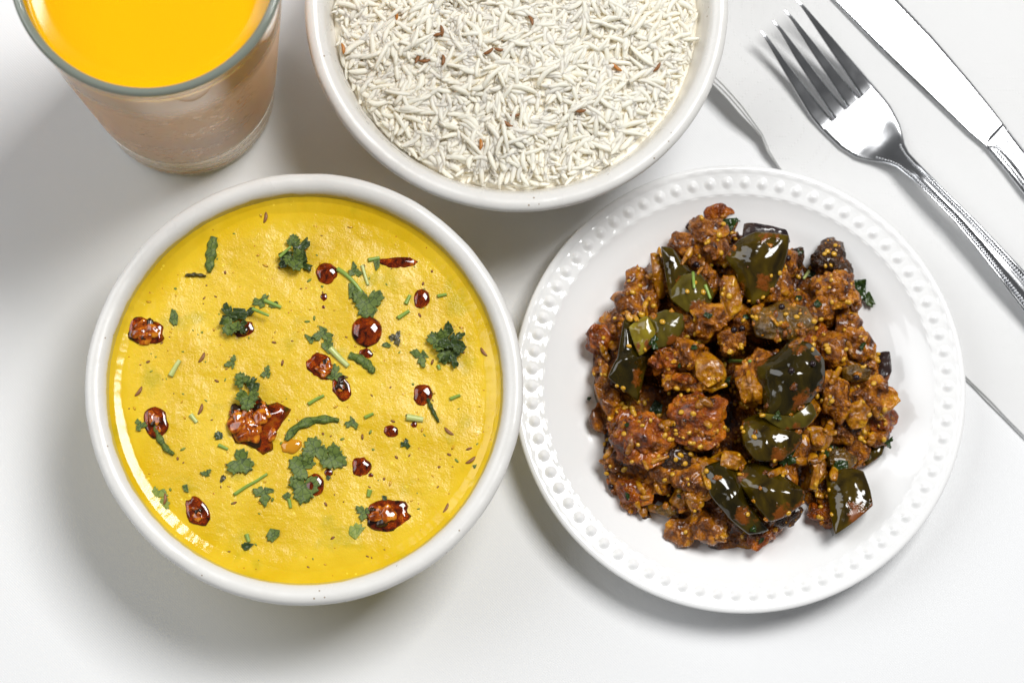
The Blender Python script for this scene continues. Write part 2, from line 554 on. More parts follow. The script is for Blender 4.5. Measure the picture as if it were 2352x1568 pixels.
# ------------------------------------------------------------------ bowls
def bowl(name, ctr, Rr, hr, mat, label, seed):
    k = Rr / 0.0770
    prof = [(0.0, 0.0030), (0.028, 0.0030), (0.036, 0.0030), (0.038, 0.0008), (0.0405, 0.0), (0.0425, 0.0012), (0.0435, 0.0045),
            (0.050, 0.0095), (0.058, 0.0170), (0.0655, 0.0270), (0.0710, 0.0370), (0.0735, 0.0425), (0.0746, 0.0446), (0.0757, 0.0453),
            (0.0760, 0.0463), (0.0759, 0.0472), (0.0766, 0.0480), (0.0770, 0.0492), (0.0768, 0.0505), (0.0761, 0.0514), (0.0750, 0.0519), (0.0738, 0.0520),
            (0.0724, 0.0517), (0.0712, 0.0510), (0.0703, 0.0500), (0.0697, 0.0488), (0.0690, 0.0470), (0.0683, 0.0450), (0.0672, 0.0415),
            (0.0640, 0.0330), (0.0585, 0.0230), (0.0510, 0.0145), (0.040, 0.0090), (0.025, 0.0070), (0.0, 0.0065)]
    pr = catmull(np.array(prof), 130)
    pr[:, 0] = np.abs(pr[:, 0]) * k
    pr[:, 1] *= hr / 0.052

    def f(r, z, T):
        q = np.stack([np.cos(T).ravel() * 2.2, np.sin(T).ravel() * 2.2, z.ravel() * 30], 1)
        w = fbm(q, 3, seed).reshape(r.shape)
        w2 = fbm(np.stack([np.cos(T).ravel() * 9, np.sin(T).ravel() * 9, z.ravel() * 120], 1), 2, seed + 5).reshape(r.shape)
        top = sstep(0.03, 0.05, z)
        return r * (1 + 0.0028 * w * top + 0.0008 * w2 * top), z + top * (0.0004 * w + 0.00012 * w2)
    v, q = lathe(pr, 260, f)
    o = link(name, fast_mesh(name, v, q), mat, loc=(ctr[0], ctr[1], 0))
    tag(o, label, 'bowl')
    return o


def circle3(l, r, b, z):
    pl, pr_, pb = P(*l, z), P(*r, z), P(*b, z)
    A = np.array([[2 * q[0], 2 * q[1], 1] for q in (pl, pr_, pb)]); y = np.array([q[0] ** 2 + q[1] ** 2 for q in (pl, pr_, pb)])
    x = np.linalg.solve(A, y)
    return x[:2], math.sqrt(x[2] + x[0] ** 2 + x[1] ** 2)


DH = 0.052
dl, dr_, dt, db = P(195.6, 905, DH), P(1201.3, 905, DH), P(702, 394, DH), P(702, 1390, DH)
DC = np.array([(dl[0] + dr_[0]) / 2, (dt[1] + db[1]) / 2])
DR = ((dr_[0] - dl[0]) + (dt[1] - db[1])) / 4
bowl('dal_bowl', DC, DR, DH, MAT['ceramic_dal'], 'off-white stoneware bowl holding the yellow dal', 3)
RH = 0.052
RC, RR = circle3((699, 6), (1673, 6), (1187, 483), RH)
bowl('rice_bowl', RC, RR, RH, MAT['ceramic'], 'off-white stoneware bowl holding the white rice', 21)

# ------------------------------------------------------------------ dal surface
DZ = 0.0455


def dal_h(x, y):
    p = np.stack([np.atleast_1d(x) - DC[0], np.atleast_1d(y) - DC[1]], 1)
    h = 0.00055 * fbm(p * 38, 2, 3) + 0.00020 * fbm(p * 130, 3, 9) + 0.00008 * np.abs(fbm(p * 330, 2, 33))
    r = np.hypot(p[:, 0], p[:, 1])
    edge = sstep(DR * 0.885 - 0.011, DR * 0.885 - 0.003, r)
    return DZ + h * (1 - 0.75 * edge)


rl = DR * 0.8985
nr, nt = 230, 620
rr = np.concatenate([np.linspace(0.0, rl - 0.006, nr - 50), np.linspace(rl - 0.006, rl, 51)[1:]])
T = np.arange(nt) / nt * 2 * PI
RRg, TT = np.meshgrid(rr, T, indexing='ij')
xx, yy = RRg * np.cos(TT), RRg * np.sin(TT)
zz = dal_h(xx.ravel() + DC[0], yy.ravel() + DC[1]).reshape(xx.shape)
wob = (0.0007 * vnoise(np.stack([np.cos(TT).ravel() * 3, np.sin(TT).ravel() * 3], 1), 71) + 0.00018 * fbm(np.stack([np.cos(TT).ravel() * 40, np.sin(TT).ravel() * 40], 1), 3, 72)).reshape(xx.shape)
me_ = RRg - (rl - 0.0048) - wob
zz += np.where(me_ > 0, 0.30 * (np.sqrt(me_ ** 2 + 0.0004 ** 2) - 0.0004), 0) + 0.35 * np.clip(RRg - (rl - 0.0016), 0, 1)
zz += 0.00012 * fbm(np.stack([np.cos(TT).ravel() * 30, np.sin(TT).ravel() * 30], 1), 3, 8).reshape(xx.shape) * sstep(rl - 0.003, rl, RRg)
dal_tops = np.stack([xx, yy, zz], -1).reshape(-1, 3)
dal = link('dal', fast_mesh('dal', dal_tops, grid_quads(len(rr), nt)), MAT['dal'], loc=(DC[0], DC[1], 0))
tag(dal, 'thick yellow lentil dal filling the left bowl, topped with herbs and chilli oil', 'dal')


def on_dal(px, py, up=0.0):
    p = P(px, py, DZ)
    return np.array([p[0], p[1], float(dal_h(p[0], p[1])[0]) + up])


MPP = float(np.linalg.norm(P(701, 900, DZ) - P(700, 900, DZ)))   # metres to one frame unit on the dal


# ------------------------------------------------------------------ coriander
def leaf_mesh(kind, size, ang, ctr, seed, mat, curl=0.25, surf=dal_h, up=0.0004):
    rng = np.random.default_rng(seed)
    n, rings = 72, 7
    th = np.arange(n) / n * 2 * PI
    if kind == 'fan':          # whole fan-shaped leaflet
        r = 0.62 + 0.30 * np.abs(np.cos(1.5 * th)) ** 0.8 + 0.07 * np.cos(13 * th + seed) + 0.05 * np.cos(21 * th)
        r *= 1 - 0.62 * np.exp(-((np.abs(th - PI)) / 0.34) ** 2)
    elif kind == 'lobed':      # deeply cut
        r = 0.34 + 0.62 * np.abs(np.cos(1.5 * th + 0.2)) ** 1.5 + 0.10 * np.cos(9 * th + seed) + 0.06 * np.cos(17 * th)
    elif kind == 'torn':       # chopped scrap
        r = 0.80 + 0.10 * np.cos(11 * th + seed)
    else:
        r = 0.7 + 0.1 * np.cos(7 * th)
    r = r * (1 + 0.10 * vnoise(np.stack([np.cos(th) * 2 + seed, np.sin(th) * 2], 1), seed))
    for _ in range({'fan': 0, 'lobed': 1, 'torn': 4}.get(kind, 0)):   # chopped edges
        a = rng.uniform(0, 2 * PI); d = rng.uniform(0.38, 0.62)
        c = np.cos(th - a)
        lim = np.where(c > 0.05, d / np.maximum(c, 0.05), 9)
        r = np.minimum(r, lim)
    asp = {'fan': 1.0, 'lobed': rng.uniform(0.75, 1.0), 'torn': rng.uniform(0.6, 0.95)}.get(kind, 1)
    ox, oy = r * np.cos(th), r * np.sin(th) * asp
    ca, sa = math.cos(math.radians(ang)), math.sin(math.radians(ang))
    V, S = [], []
    for i in range(rings + 1):
        s = i / rings
        x, y = ox * s, oy * s
        z = curl * (0.5 * y * y * rng.choice([1]) + 0.13 * vnoise(np.stack([x * 2.2 + seed, y * 2.2], 1), seed + 3) + 0.05 * vnoise(np.stack([x * 6, y * 6 + seed], 1), seed + 4))
        X_, Y_ = (x * ca - y * sa) * size / 2, (x * sa + y * ca) * size / 2
        V.append(np.stack([X_, Y_, z * size], 1))
    V = np.concatenate(V)
    base = surf(V[:, 0] + ctr[0], V[:, 1] + ctr[1]) - ctr[2]
    V[:, 2] += base + up - V[:, 2].min() * 0.6
    m = len(V)
    lo = V.copy(); lo[:, 2] -= 0.00022
    q = grid_quads(rings + 1, n)
    q2 = q[:, ::-1] + m
    ring = np.arange(n) + rings * n; ring2 = np.roll(ring, -1)
    rim = np.stack([ring, ring + m, ring2 + m, ring2], 1)[:, ::-1]
    return fast_mesh('leaf', np.concatenate([V, lo]), np.concatenate([q, q2, rim]))


def strip_mesh(pts_px, w, seed, zfun=on_dal, up=0.0006, ends=0.35, lift=0.0012):
    pts = catmull([zfun(*p, up) for p in pts_px], 22)
    rng = np.random.default_rng(seed)
    t = np.linspace(0, 1, 22)
    wd = w * (ends + (1 - ends) * np.sin(PI * np.clip(t * 0.9 + 0.1, 0, 1)) ** 0.7) * (1 + 0.18 * np.sin(t * 23 + seed))
    V = []
    cols = 7
    for i, p in enumerate(pts):
        d = pts[min(i + 1, 21)] - pts[max(i - 1, 0)]; d /= np.linalg.norm(d)
        nn = np.array([-d[1], d[0], 0])
        for k in range(cols):
            u = k / (cols - 1) * 2 - 1
            V.append(p + nn * u * wd[i] / 2 + np.array([0, 0, lift * (1 - u * u) * 0.6 + 0.0003 * math.sin(i * 0.9 + k)]))
    V = np.array(V)
    c = pts.mean(0)
    V -= c
    m = len(V); lo = V.copy(); lo[:, 2] -= 0.00025
    q = grid_quads(22, cols, False)
    e = []
    for i in range(21):
        a, b = i * cols, (i + 1) * cols
        e.append((a, b, b + m, a + m)); a += cols - 1; b += cols - 1
        e.append((b, a, a + m, b + m))
    for k in range(cols - 1):
        e.append((k + 1, k, k + m, k + 1 + m)); j = 21 * cols + k
        e.append((j, j + 1, j + 1 + m, j + m))
    return fast_mesh('strip', np.concatenate([V, lo]), np.concatenate([q, q[:, ::-1] + m, np.array(e)])), c


def stem_obj(name, pts_px, r, mat, label, cat, group, zfun=on_dal, up=0.0004, parent=None):
    pts = catmull([zfun(*p, up) for p in pts_px], 12)
    c = pts.mean(0)
    v, f = tube(pts - c, r * np.linspace(1.1, 0.8, 12), 8)
    o = link(name, mesh_of(name, v, f), mat, loc=c if parent is None else c - np.array(parent.location), parent=parent)
    if parent is None: tag(o, label, cat, group)
    return o


GL = 'chopped coriander scattered on the dal'
LEAVES = [  # kind, x, y, size, angle, material, label
    ('lobed', 815, 622, 42, 100, 'coriander', 'small coriander leaf under the upper stems near the top right oil drop'),
    ('torn', 812, 665, 50, 80, 'coriander', 'folded dark coriander piece left of the round fan leaf'),
    ('fan', 845, 694, 74, 268, 'coriander', 'whole fan-shaped coriander leaf above the largest round oil drop'),
    ('torn', 866, 608, 34, 250, 'coriander', 'small coriander scrap touching the long oil pool at the top right'),
    ('torn', 399, 730, 44, 90, 'coriander', 'lone coriander scrap right of the leftmost oil pool'),
    ('lobed', 600, 694, 44, 60, 'coriander', 'lobed coriander leaf at the upper right of the left herb clump'),
    ('torn', 632, 698, 34, 10, 'coriander', 'small dark scrap at the right tip of the left herb clump'),
    ('lobed', 968, 818, 52, 160, 'coriander', 'lobed coriander leaf just left of the dark clump at the right'),
    ('lobed', 910, 776, 40, 60, 'coriander_brown', 'brownish coriander leaf right of the largest oil drop'),
    ('torn', 888, 792, 24, 200, 'coriander', 'tiny coriander scrap below the brownish leaf'),
    ('lobed', 742, 766, 52, 95, 'coriander', 'coriander leaf at the top of the long central stem'),
    ('torn', 712, 778, 36, 150, 'coriander', 'pale-edged scrap left of the central stem'),
    ('torn', 752, 800, 42, 300, 'coriander', 'coriander scrap on the upper end of the central stem'),
    ('lobed', 768, 862, 56, 220, 'coriander', 'coriander leaf over the diamond-shaped oil pool'),
    ('lobed', 533, 834, 36, 80, 'coriander', 'small leaf above the large fried onion heap, left one'),
    ('lobed', 613, 857, 34, 90, 'coriander', 'small round dark leaf above the large fried onion heap, right one'),
    ('lobed', 322, 977, 32, 130, 'coriander', 'small leaf at the left edge of the left oil patch'),
    ('lobed', 809, 970, 36, 90, 'coriander', 'three-lobed leaf in the middle right of the long curled strip'),
    ('lobed', 932, 1018, 30, 80, 'coriander_dark', 'small dark leaf below the little round oil drop'),
    ('torn', 506, 1002, 30, 80, 'coriander_dark', 'dark scrap left of the large fried onion heap'),
    ('fan', 552, 1062, 62, 330, 'coriander', 'coriander leaf at the bottom edge of the large fried onion heap'),
    ('lobed', 475, 1088, 26, 60, 'coriander', 'tiny leaf left of the lone brown scrap'),
    ('torn', 512, 1100, 22, 30, 'coriander_brown', 'tiny brown herb scrap below the large onion heap'),
    ('fan', 722, 1036, 66, 100, 'coriander', 'top part of the big coriander sprig in the lower middle'),
    ('fan', 765, 1052, 62, 330, 'coriander', 'right part of the big coriander sprig in the lower middle'),
    ('fan', 694, 1072, 66, 150, 'coriander', 'left part of the big coriander sprig in the lower middle'),
    ('fan', 698, 1118, 76, 260, 'coriander', 'bottom part of the big coriander sprig beside a dark oil drop'),
    ('lobed', 607, 1132, 62, 50, 'coriander', 'notched leaf between the thin stem and the big sprig'),
    ('torn', 660, 1140, 32, 90, 'coriander', 'narrow scrap at the lower left of the big sprig'),
    ('lobed', 358, 1133, 48, 10, 'coriander_pale', 'pale leaf half sunk near the lower left edge'),
    ('torn', 427, 1122, 34, 100, 'coriander', 'bright scrap above the teardrop oil pool'),
    ('torn', 630, 1227, 46, 120, 'coriander', 'parallelogram coriander scrap near the bottom'),
    ('torn', 568, 1254, 34, 20, 'coriander_dark', 'dark scrap nearest the bottom edge'),
    ('lobed', 836, 1176, 44, 30, 'coriander', 'lobed leaf at the left end of the lower right oil pool'),
    ('torn', 884, 1144, 22, 90, 'coriander_dark', 'tiny scrap above the lower right oil pool'),
    ('lobed', 1098, 1072, 24, 60, 'coriander', 'small leaf at the right edge of the dal'),
    ('torn', 756, 1096, 16, 20, 'coriander_dark', 'tiny dark speck of leaf right of the big sprig'),
    ('torn', 816, 1222, 56, 20, 'coriander_pale', 'yellowish leaf sunk under the surface left of the lower right oil pool'),
    ('torn', 372, 1158, 44, 270, 'coriander_pale', 'yellowish leaf sunk below the pale leaf near the lower left edge'),
]
for i, (k, x, y, s, a, m, lab) in enumerate(LEAVES):
    c = on_dal(x, y)
    sunk = m == 'coriander_pale'
    me = leaf_mesh(k, s * MPP * 1.08, a, c, 100 + i, MAT[m], curl=0.02 if sunk else 0.22, up=0.00022 if sunk else 0.0004)
    tag(link('coriander_leaf', me, MAT[m], loc=c), lab, 'herb', GL)

CLUMPS = [
    (677, 585, 82, 'dark wet clump of coriander near the top of the dal', [(-2, -30, 34, 90), (12, -8, 62, 60), (-22, 8, 44, 200), (0, 16, 50, 300), (20, 22, 46, 330), (-28, 24, 30, 250)]),
    (545, 735, 86, 'dark coriander clump over an oil pool left of centre', [(-18, -10, 60, 120), (8, -14, 60, 20), (-14, 16, 46, 240), (10, 18, 34, 300), (32, -22, 34, 45)]),
    (1030, 790, 92, 'dark wet coriander clump at the right of the dal', [(0, -32, 40, 90), (-24, -8, 50, 160), (14, -12, 46, 30), (24, 8, 52, 340), (-4, 18, 56, 250), (10, 34, 44, 300), (-8, 0, 46, 100)]),
    (569, 898, 74, 'coriander tuft lying across the top of the large fried onion heap', [(-12, -24, 40, 120), (6, -14, 38, 60), (20, -10, 34, 350), (2, 20, 56, 270)]),
]
for ci, (x, y, s, lab, items) in enumerate(CLUMPS):
    c = on_dal(x, y)
    t = empty('coriander_clump', c)
    tag(t, lab, 'herb', GL)
    for j, (dx, dy, ls, a) in enumerate(items):
        lc = on_dal(x + dx, y + dy)
        me = leaf_mesh(['fan', 'lobed', 'torn'][(j + ci) % 3], ls * MPP * 1.1, a, lc, 300 + ci * 10 + j, None, curl=0.55, up=0.0007 + 0.0007 * (j % 4))
        link('leaf', me, MAT['coriander_dark'] if (j * 7 + ci) % 3 else MAT['coriander'], t, loc=lc - c)
    if ci in (0, 1):
        d = ((-34, 10), (-8, -14)) if ci == 0 else ((36, -22), (74, -6))
        stem_obj('stem', [(x + d[0][0], y + d[0][1]), (x + d[1][0], y + d[1][1])], 0.00055, MAT['stem'], None, None, None, up=0.0035, parent=t)

STRIPS = [
    ([(492, 545), (487, 570), (483, 600), (480, 626)], 24, 'coriander', 'upright torn coriander strip near the upper left'),
    ([(426, 633), (448, 631), (474, 634)], 9, 'coriander_brown', 'thin half-sunk dark strip below the upright strip'),
    ([(657, 1012), (680, 983), (715, 967), (752, 963), (779, 966)], 20, 'coriander', 'long curled coriander strip above the big sprig'),
    ([(358, 978), (366, 1005), (382, 1030), (400, 1044)], 15, 'coriander', 'curved green strip lying on the left oil patch'),
    ([(982, 915), (992, 940), (1008, 970)], 10, 'coriander_dark', 'thin dark strip hanging from the oil drop at the right'),
    ([(802, 816), (828, 826), (848, 842), (858, 858)], 22, 'coriander', 'pointed leaf blade right of the central stem'),
]
for i, (pts, w, m, lab) in enumerate(STRIPS):
    me, c = strip_mesh(pts, w * MPP, 40 + i)
    tag(link('coriander_strip', me, MAT[m], loc=c), lab, 'herb', GL)
STEMS = [
    ([(775, 618), (795, 632), (815, 652), (832, 674)], 0.00075, 'stem', 'thick green stem from the upper oil drop to the fan leaf'),
    ([(832, 610), (838, 632), (846, 656)], 0.0006, 'stem_pale', 'pale short stem above the fan leaf'),
    ([(846, 598), (872, 592)], 0.0007, 'stem', 'short stem at the left end of the long oil pool'),
    ([(758, 800), (775, 818), (800, 842)], 0.0011, 'stem_pale', 'thick pale stem in the middle of the dal'),
    ([(392, 864), (402, 846), (413, 828)], 0.0009, 'stem_pale', 'pale stem piece at the left near the rim'),
    ([(438, 952), (452, 970)], 0.0008, 'stem_pale', 'short pale stem right of the left oil patch'),
    ([(708, 928), (726, 917), (744, 908)], 0.0006, 'stem', 'slim stem right of the large fried onion heap'),
    ([(838, 959), (858, 950)], 0.0006, 'stem', 'short stem piece right of the three-lobed leaf'),
    ([(1034, 916), (1057, 907)], 0.0006, 'stem', 'short stem near the right edge'),
    ([(934, 958), (972, 964)], 0.0012, 'stem_pale', 'thick pale stem slice right of centre'),
    ([(914, 731), (940, 714)], 0.0007, 'stem', 'short stem below the small round drop at the right'),
    ([(932, 698), (942, 678)], 0.0007, 'stem', 'short upright stem left of the small round drop at the right'),
    ([(1005, 680), (1026, 676)], 0.0006, 'stem', 'short level stem right of the small round drop'),
    ([(538, 1136), (565, 1118), (590, 1104), (614, 1088)], 0.00055, 'stem', 'thin stem above the notched leaf in the lower middle'),
    ([(502, 1022), (524, 1032)], 0.0006, 'stem', 'short stem beside the dark scrap left of the onion heap'),
    ([(566, 1226), (572, 1244)], 0.0007, 'stem', 'short stem piece near the bottom edge'),
    ([(850, 1124), (846, 1140)], 0.0008, 'stem', 'short stem bit left of the lower right oil pool'),
    ([(607, 690), (646, 706)], 0.0007, 'stem', 'short stem crossing the tip of the left herb clump'),
    ([(664, 1146), (668, 1166)], 0.0006, 'stem', 'thin stem tip below the big sprig'),
    ([(1006, 838), (1010, 848)], 0.0006, 'stem', 'tiny stem bit between the lobed leaf and the dark clump'),
]
for pts, r, m, lab in STEMS:
    stem_obj('coriander_sprig', pts, r, MAT[m], lab, 'herb', GL)


# ------------------------------------------------------------------ chilli oil drops
def drop_mesh(rx, ry, ang, seed, irregular=0.0, hk=0.42, point=0.0):
    v, f = ICO[3]
    v = v.copy()
    th = np.arctan2(v[:, 1], v[:, 0])
    w = 1 + irregular * fbm(np.stack([np.cos(th) * 1.6 + seed, np.sin(th) * 1.6], 1), 3, seed)
    w += point * np.maximum(0, np.cos(th)) ** 6
    v[:, 0] *= w; v[:, 1] *= w
    h = min(rx, ry) * hk
    x, y = v[:, 0] * rx, v[:, 1] * ry
    a = math.radians(ang)
    z = np.where(v[:, 2] > 0, v[:, 2] ** 1.0 * h, v[:, 2] * h * 0.4)
    z += irregular * h * 0.5 * vnoise(v * 2.2 + seed, seed) * (v[:, 2] > 0.3)
    return mesh_of('drop', np.stack([x * math.cos(a) - y * math.sin(a), x * math.sin(a) + y * math.cos(a), z], 1), f)


GO = 'chilli oil drops on the dal'
DROPS = [  # x y rx ry angle irregular point label
    (751, 626, 25, 25, 270, 0.08, 0.15, 'round chilli oil drop at the top end of the green stem'),
    (744, 682, 8, 9, 0, 0.1, 0, 'very small oil drop below the round drop at the top'),
    (743, 705, 4, 4, 0, 0.1, 0, 'tiniest oil dot in line below the two upper drops'),
    (913, 603, 38, 14, -4, 0.25, 0.3, 'long narrow oil pool at the top right of the dal'),
    (968, 686, 19, 22, 0, 0.07, 0, 'small round dark oil drop near the right rim'),
    (843, 762, 37, 37, 0, 0.02, 0, 'largest round glossy oil drop right of centre'),
    (840, 811, 16, 11, -15, 0.12, 0, 'small oval oil drop just below the largest one'),
    (970, 906, 23, 24, 0, 0.15, 0, 'round oil drop with a thin dark strip hanging from it'),
    (898, 989, 17, 14, 0, 0.08, 0, 'little round oil drop in the right middle'),
    (830, 1071, 22, 23, 0, 0.15, 0, 'round dark oil drop right of the big sprig'),
    (852, 1090, 6, 5, 0, 0.2, 0, 'tiny oil dot touching the dark drop right of the sprig'),
    (724, 1112, 22, 26, 0, 0.08, 0, 'dark oil drop lying against the big sprig'),
    (754, 1085, 11, 9, 20, 0.2, 0, 'small oil drop between the sprig and the dark speck'),
    (951, 975, 7, 7, 0, 0.1, 0, 'tiny orange oil dot below the thick pale stem'),
]
for i, (x, y, a, b, an, ir, pt, lab) in enumerate(DROPS):
    me = drop_mesh(a * MPP, b * MPP, an, i + 3, ir + 0.05, 0.30, pt)
    tag(link('oil_drop', me, MAT['oil'], loc=on_dal(x, y)), lab, 'oil drop', GO)


def onion_bits(parent, ctr_px, spread, nb, size, seed, burnt=2):
    rng = np.random.default_rng(seed)
    v0, f0 = ICO[3]
    c = np.array(parent.location)
    for k in range(nb):
        a = rng.uniform(0, 2 * PI); d = math.sqrt(rng.uniform(0, 1))
        x = ctr_px[0] + spread[0] * d * math.cos(a); y = ctr_px[1] + spread[1] * d * math.sin(a)
        v = v0.copy()
        v = v * (1 + 0.35 * fbm(v * 1.2 + k * 3.1 + seed, 3, seed + k))[:, None]
        v = np.sign(v) * np.abs(v) ** 0.75
        s = size * rng.uniform(0.65, 1.25) * MPP
        v *= np.array([s, s * rng.uniform(0.4, 0.9), s * rng.uniform(0.25, 0.45)])
        Rm = np.array(Matrix.Rotation(rng.uniform(0, 6.28), 3, 'Z') @ Matrix.Rotation(rng.uniform(-0.5, 0.5), 3, 'X'))
        v = v @ Rm.T
        p = on_dal(x, y, 0.0007 + 0.0022 * (1 - d) * min(spread) / 60) - c
        link('burnt_bit' if k < burnt else 'fried_onion_bit', mesh_of('fried_onion_bit', v, f0), MAT['burnt'] if k < burnt else MAT['onion'], parent, loc=p)


GB = 'oil pools with fried onion on the dal'
POOLS = [  # x y rx ry ang irr  bits spread size burnt label
    (590, 968, 72, 66, 20, 0.30, 20, (52, 50), 21, 4, 'largest heap of fried onion in red oil left of centre'),
    (888, 1182, 52, 34, 10, 0.22, 9, (36, 20), 19, 3, 'oil pool with dark fried onion at the lower right'),
    (336, 762, 44, 30, -8, 0.20, 6, (28, 18), 16, 2, 'leftmost oil pool beside the rim'),
    (361, 972, 27, 38, 20, 0.22, 4, (14, 22), 12, 1, 'reddish oil patch near the left rim under a green strip'),
    (452, 1173, 26, 36, 32, 0.16, 3, (10, 20), 12, 1, 'teardrop oil pool at the lower left'),
    (558, 757, 26, 20, 10, 0.2, 3, (14, 10), 11, 1, 'small oil pool under the left herb clump'),
    (738, 842, 30, 32, 30, 0.25, 5, (18, 20), 13, 1, 'diamond-shaped oil pool under the central stem'),
    (785, 888, 17, 30, 25, 0.3, 4, (8, 20), 11, 3, 'narrow dark onion piece below the diamond pool'),
]
for i, (x, y, a, b, an, ir, nb, spd, sz, bu, lab) in enumerate(POOLS):
    c = on_dal(x, y)
    t = empty('oil_pool', c)
    tag(t, lab, 'fried onion', GB)
    link('oil', drop_mesh(a * MPP, b * MPP, an, 60 + i, ir, 0.16), MAT['oil'], t, loc=(0, 0, 0))
    onion_bits(t, (x, y), spd, nb, sz, 500 + i * 20, bu)
tag(link('oil_drop', drop_mesh(24 * MPP, 16 * MPP, 15, 91, 0.15, 0.4), MAT['pale_oil'], loc=on_dal(670, 1025)),
    'pale amber oil drop at the right foot of the large onion heap', 'oil drop', GO)


# cumin
def cumin_mesh(L, seed):
    v, f = ICO[2]
    v = v.copy()
    v *= np.array([L / 2, L * 0.14, L * 0.13])
    ang = np.arctan2(v[:, 2], v[:, 1])
    v[:, 1:] *= (1 + 0.12 * np.cos(ang * 5))[:, None]
    v[:, 1] += 0.10 * L * (v[:, 0] / (L / 2)) ** 2
    return mesh_of('cumin_seed', v, f)


CM = [cumin_mesh(0.0042, k) for k in range(2)]
for m_ in CM: m_.materials.append(MAT['cumin'])
CMO = cumin_mesh(0.0042, 5); CMO.materials.append(MAT['cumin_orange'])
for x, y, a, lab in [(465, 822, 60, 'soft brown cumin seed in the upper left of the dal'), (320, 900, 55, 'cumin seed above the left oil patch'),
                     (462, 940, 70, 'cumin seed beside the short pale stem'), (1025, 1168, 60, 'cumin seed near the lower right rim'),
                     (1082, 1058, 35, 'cumin seed beside the small leaf at the right edge'), (1111, 810, -50, 'cumin seed right of the dark clump'),
                     (611, 500, 80, 'cumin seed closest to the top rim'), (1030, 992, -40, 'cumin seed in the right middle of the dal'),
                     (380, 1146, 85, 'cumin seed under the pale leaf near the lower left edge')]:
    o = link('cumin_seed', CM[0], None, loc=on_dal(x, y, 0.0001), rot=(0, 0, math.radians(a)))
    tag(o, lab, 'cumin seed', 'cumin seeds in the dal')

fl = []
rf = random.Random(3)
v1, f1 = ICO[1]
for k in range(240):
    a_ = rf.uniform(0, 6.283); r0_ = rl * 0.95 * math.sqrt(rf.random())
    x_, y_ = DC[0] + r0_ * math.cos(a_), DC[1] + r0_ * math.sin(a_)
    z_ = float(dal_h(x_, y_)[0])
    sz = rf.choice([0.00022, 0.0003, 0.0003, 0.0005])
    b_ = rf.uniform(0, 6.283)
    m_ = np.array([[math.cos(b_), -math.sin(b_), 0], [math.sin(b_), math.cos(b_), 0], [0, 0, 1]])
    fl.append(((v1 * np.array([sz * rf.uniform(1, 2.6), sz, 0.00016])) @ m_.T + np.array([x_ - DC[0], y_ - DC[1], z_ + 0.00003]), f1, k % 3))
for nm, mt, sel in (('herb_flecks', 'coriander_pale', 0), ('spice_flecks', 'cumin', 1), ('lentil_flecks', 'seed', 2)):
    vv, ff = join([(a_, b_) for a_, b_, c_ in fl if c_ == sel])
    o = link(nm, mesh_of(nm, vv, ff), MAT[mt], dal)
    o['kind'] = 'stuff'

# ------------------------------------------------------------------ rice
RIN = RR * 0.0690 / 0.0770


def rice_h(x, y):
    p = np.stack([np.atleast_1d(x) - RC[0], np.atleast_1d(y) - RC[1]], 1)
    r = np.hypot(p[:, 0], p[:, 1]) / RIN
    return 0.0425 + 0.0065 * (1 - r ** 2.2) + 0.0020 * fbm(p * 85, 2, 4)


def grain(seed, L, Rr_):
    rng = np.random.default_rng(seed)
    nt_, ns = 11, 8
    t = (1 - np.cos(np.linspace(0.12, PI - 0.12, nt_))) / 2
    bend = rng.uniform(-0.42, 0.42); bz = rng.uniform(-0.15, 0.15)
    rad = Rr_ * np.clip(1 - np.abs(2 * t - 1) ** 3.2, 0.02, 1) ** 0.5 * (1 + 0.12 * np.sin(t * 5 + seed))
    pts = np.stack([(t - 0.5) * L, bend * L * (4 * (t - 0.5) ** 2 - 0.5) * 0.5, bz * L * (4 * (t - 0.5) ** 2 - 0.5) * 0.5], 1)
    if rng.random() < 0.4: pts[:, 1] += 0.05 * L * np.sin(t * 6.28)
    v, f = tube(pts, rad, ns, True, rng.uniform(0.75, 0.95))
    return np.array(v), f


GV = [grain(k, RNG.uniform(0.0072, 0.0120), RNG.uniform(0.00086, 0.00114)) for k in range(16)]
GM = []
for v, f in GV:
    me = mesh_of('rice_grain', v, f); me.materials.append(MAT['rice']); GM.append(me)
rice = empty('cooked_rice', (RC[0], RC[1], 0.04))
tag(rice, 'heap of cooked long grain white rice filling the upper bowl', 'rice')
r_ = np.linspace(0, RIN - 0.0012, 60)
Rg, Tg = np.meshgrid(r_, np.arange(160) / 160 * 2 * PI, indexing='ij')
xv, yv = Rg * np.cos(Tg), Rg * np.sin(Tg)
zv = rice_h(xv.ravel() + RC[0], yv.ravel() + RC[1]) - 0.0009 - 0.04 - 0.003 * sstep(RIN - 0.009, RIN - 0.0012, Rg.ravel())
core = link('rice_core', fast_mesh('rice_core', np.c_[xv.ravel(), yv.ravel(), zv], grid_quads(60, 160)), MAT['rice_core'], rice)
G = []
NG = 4700
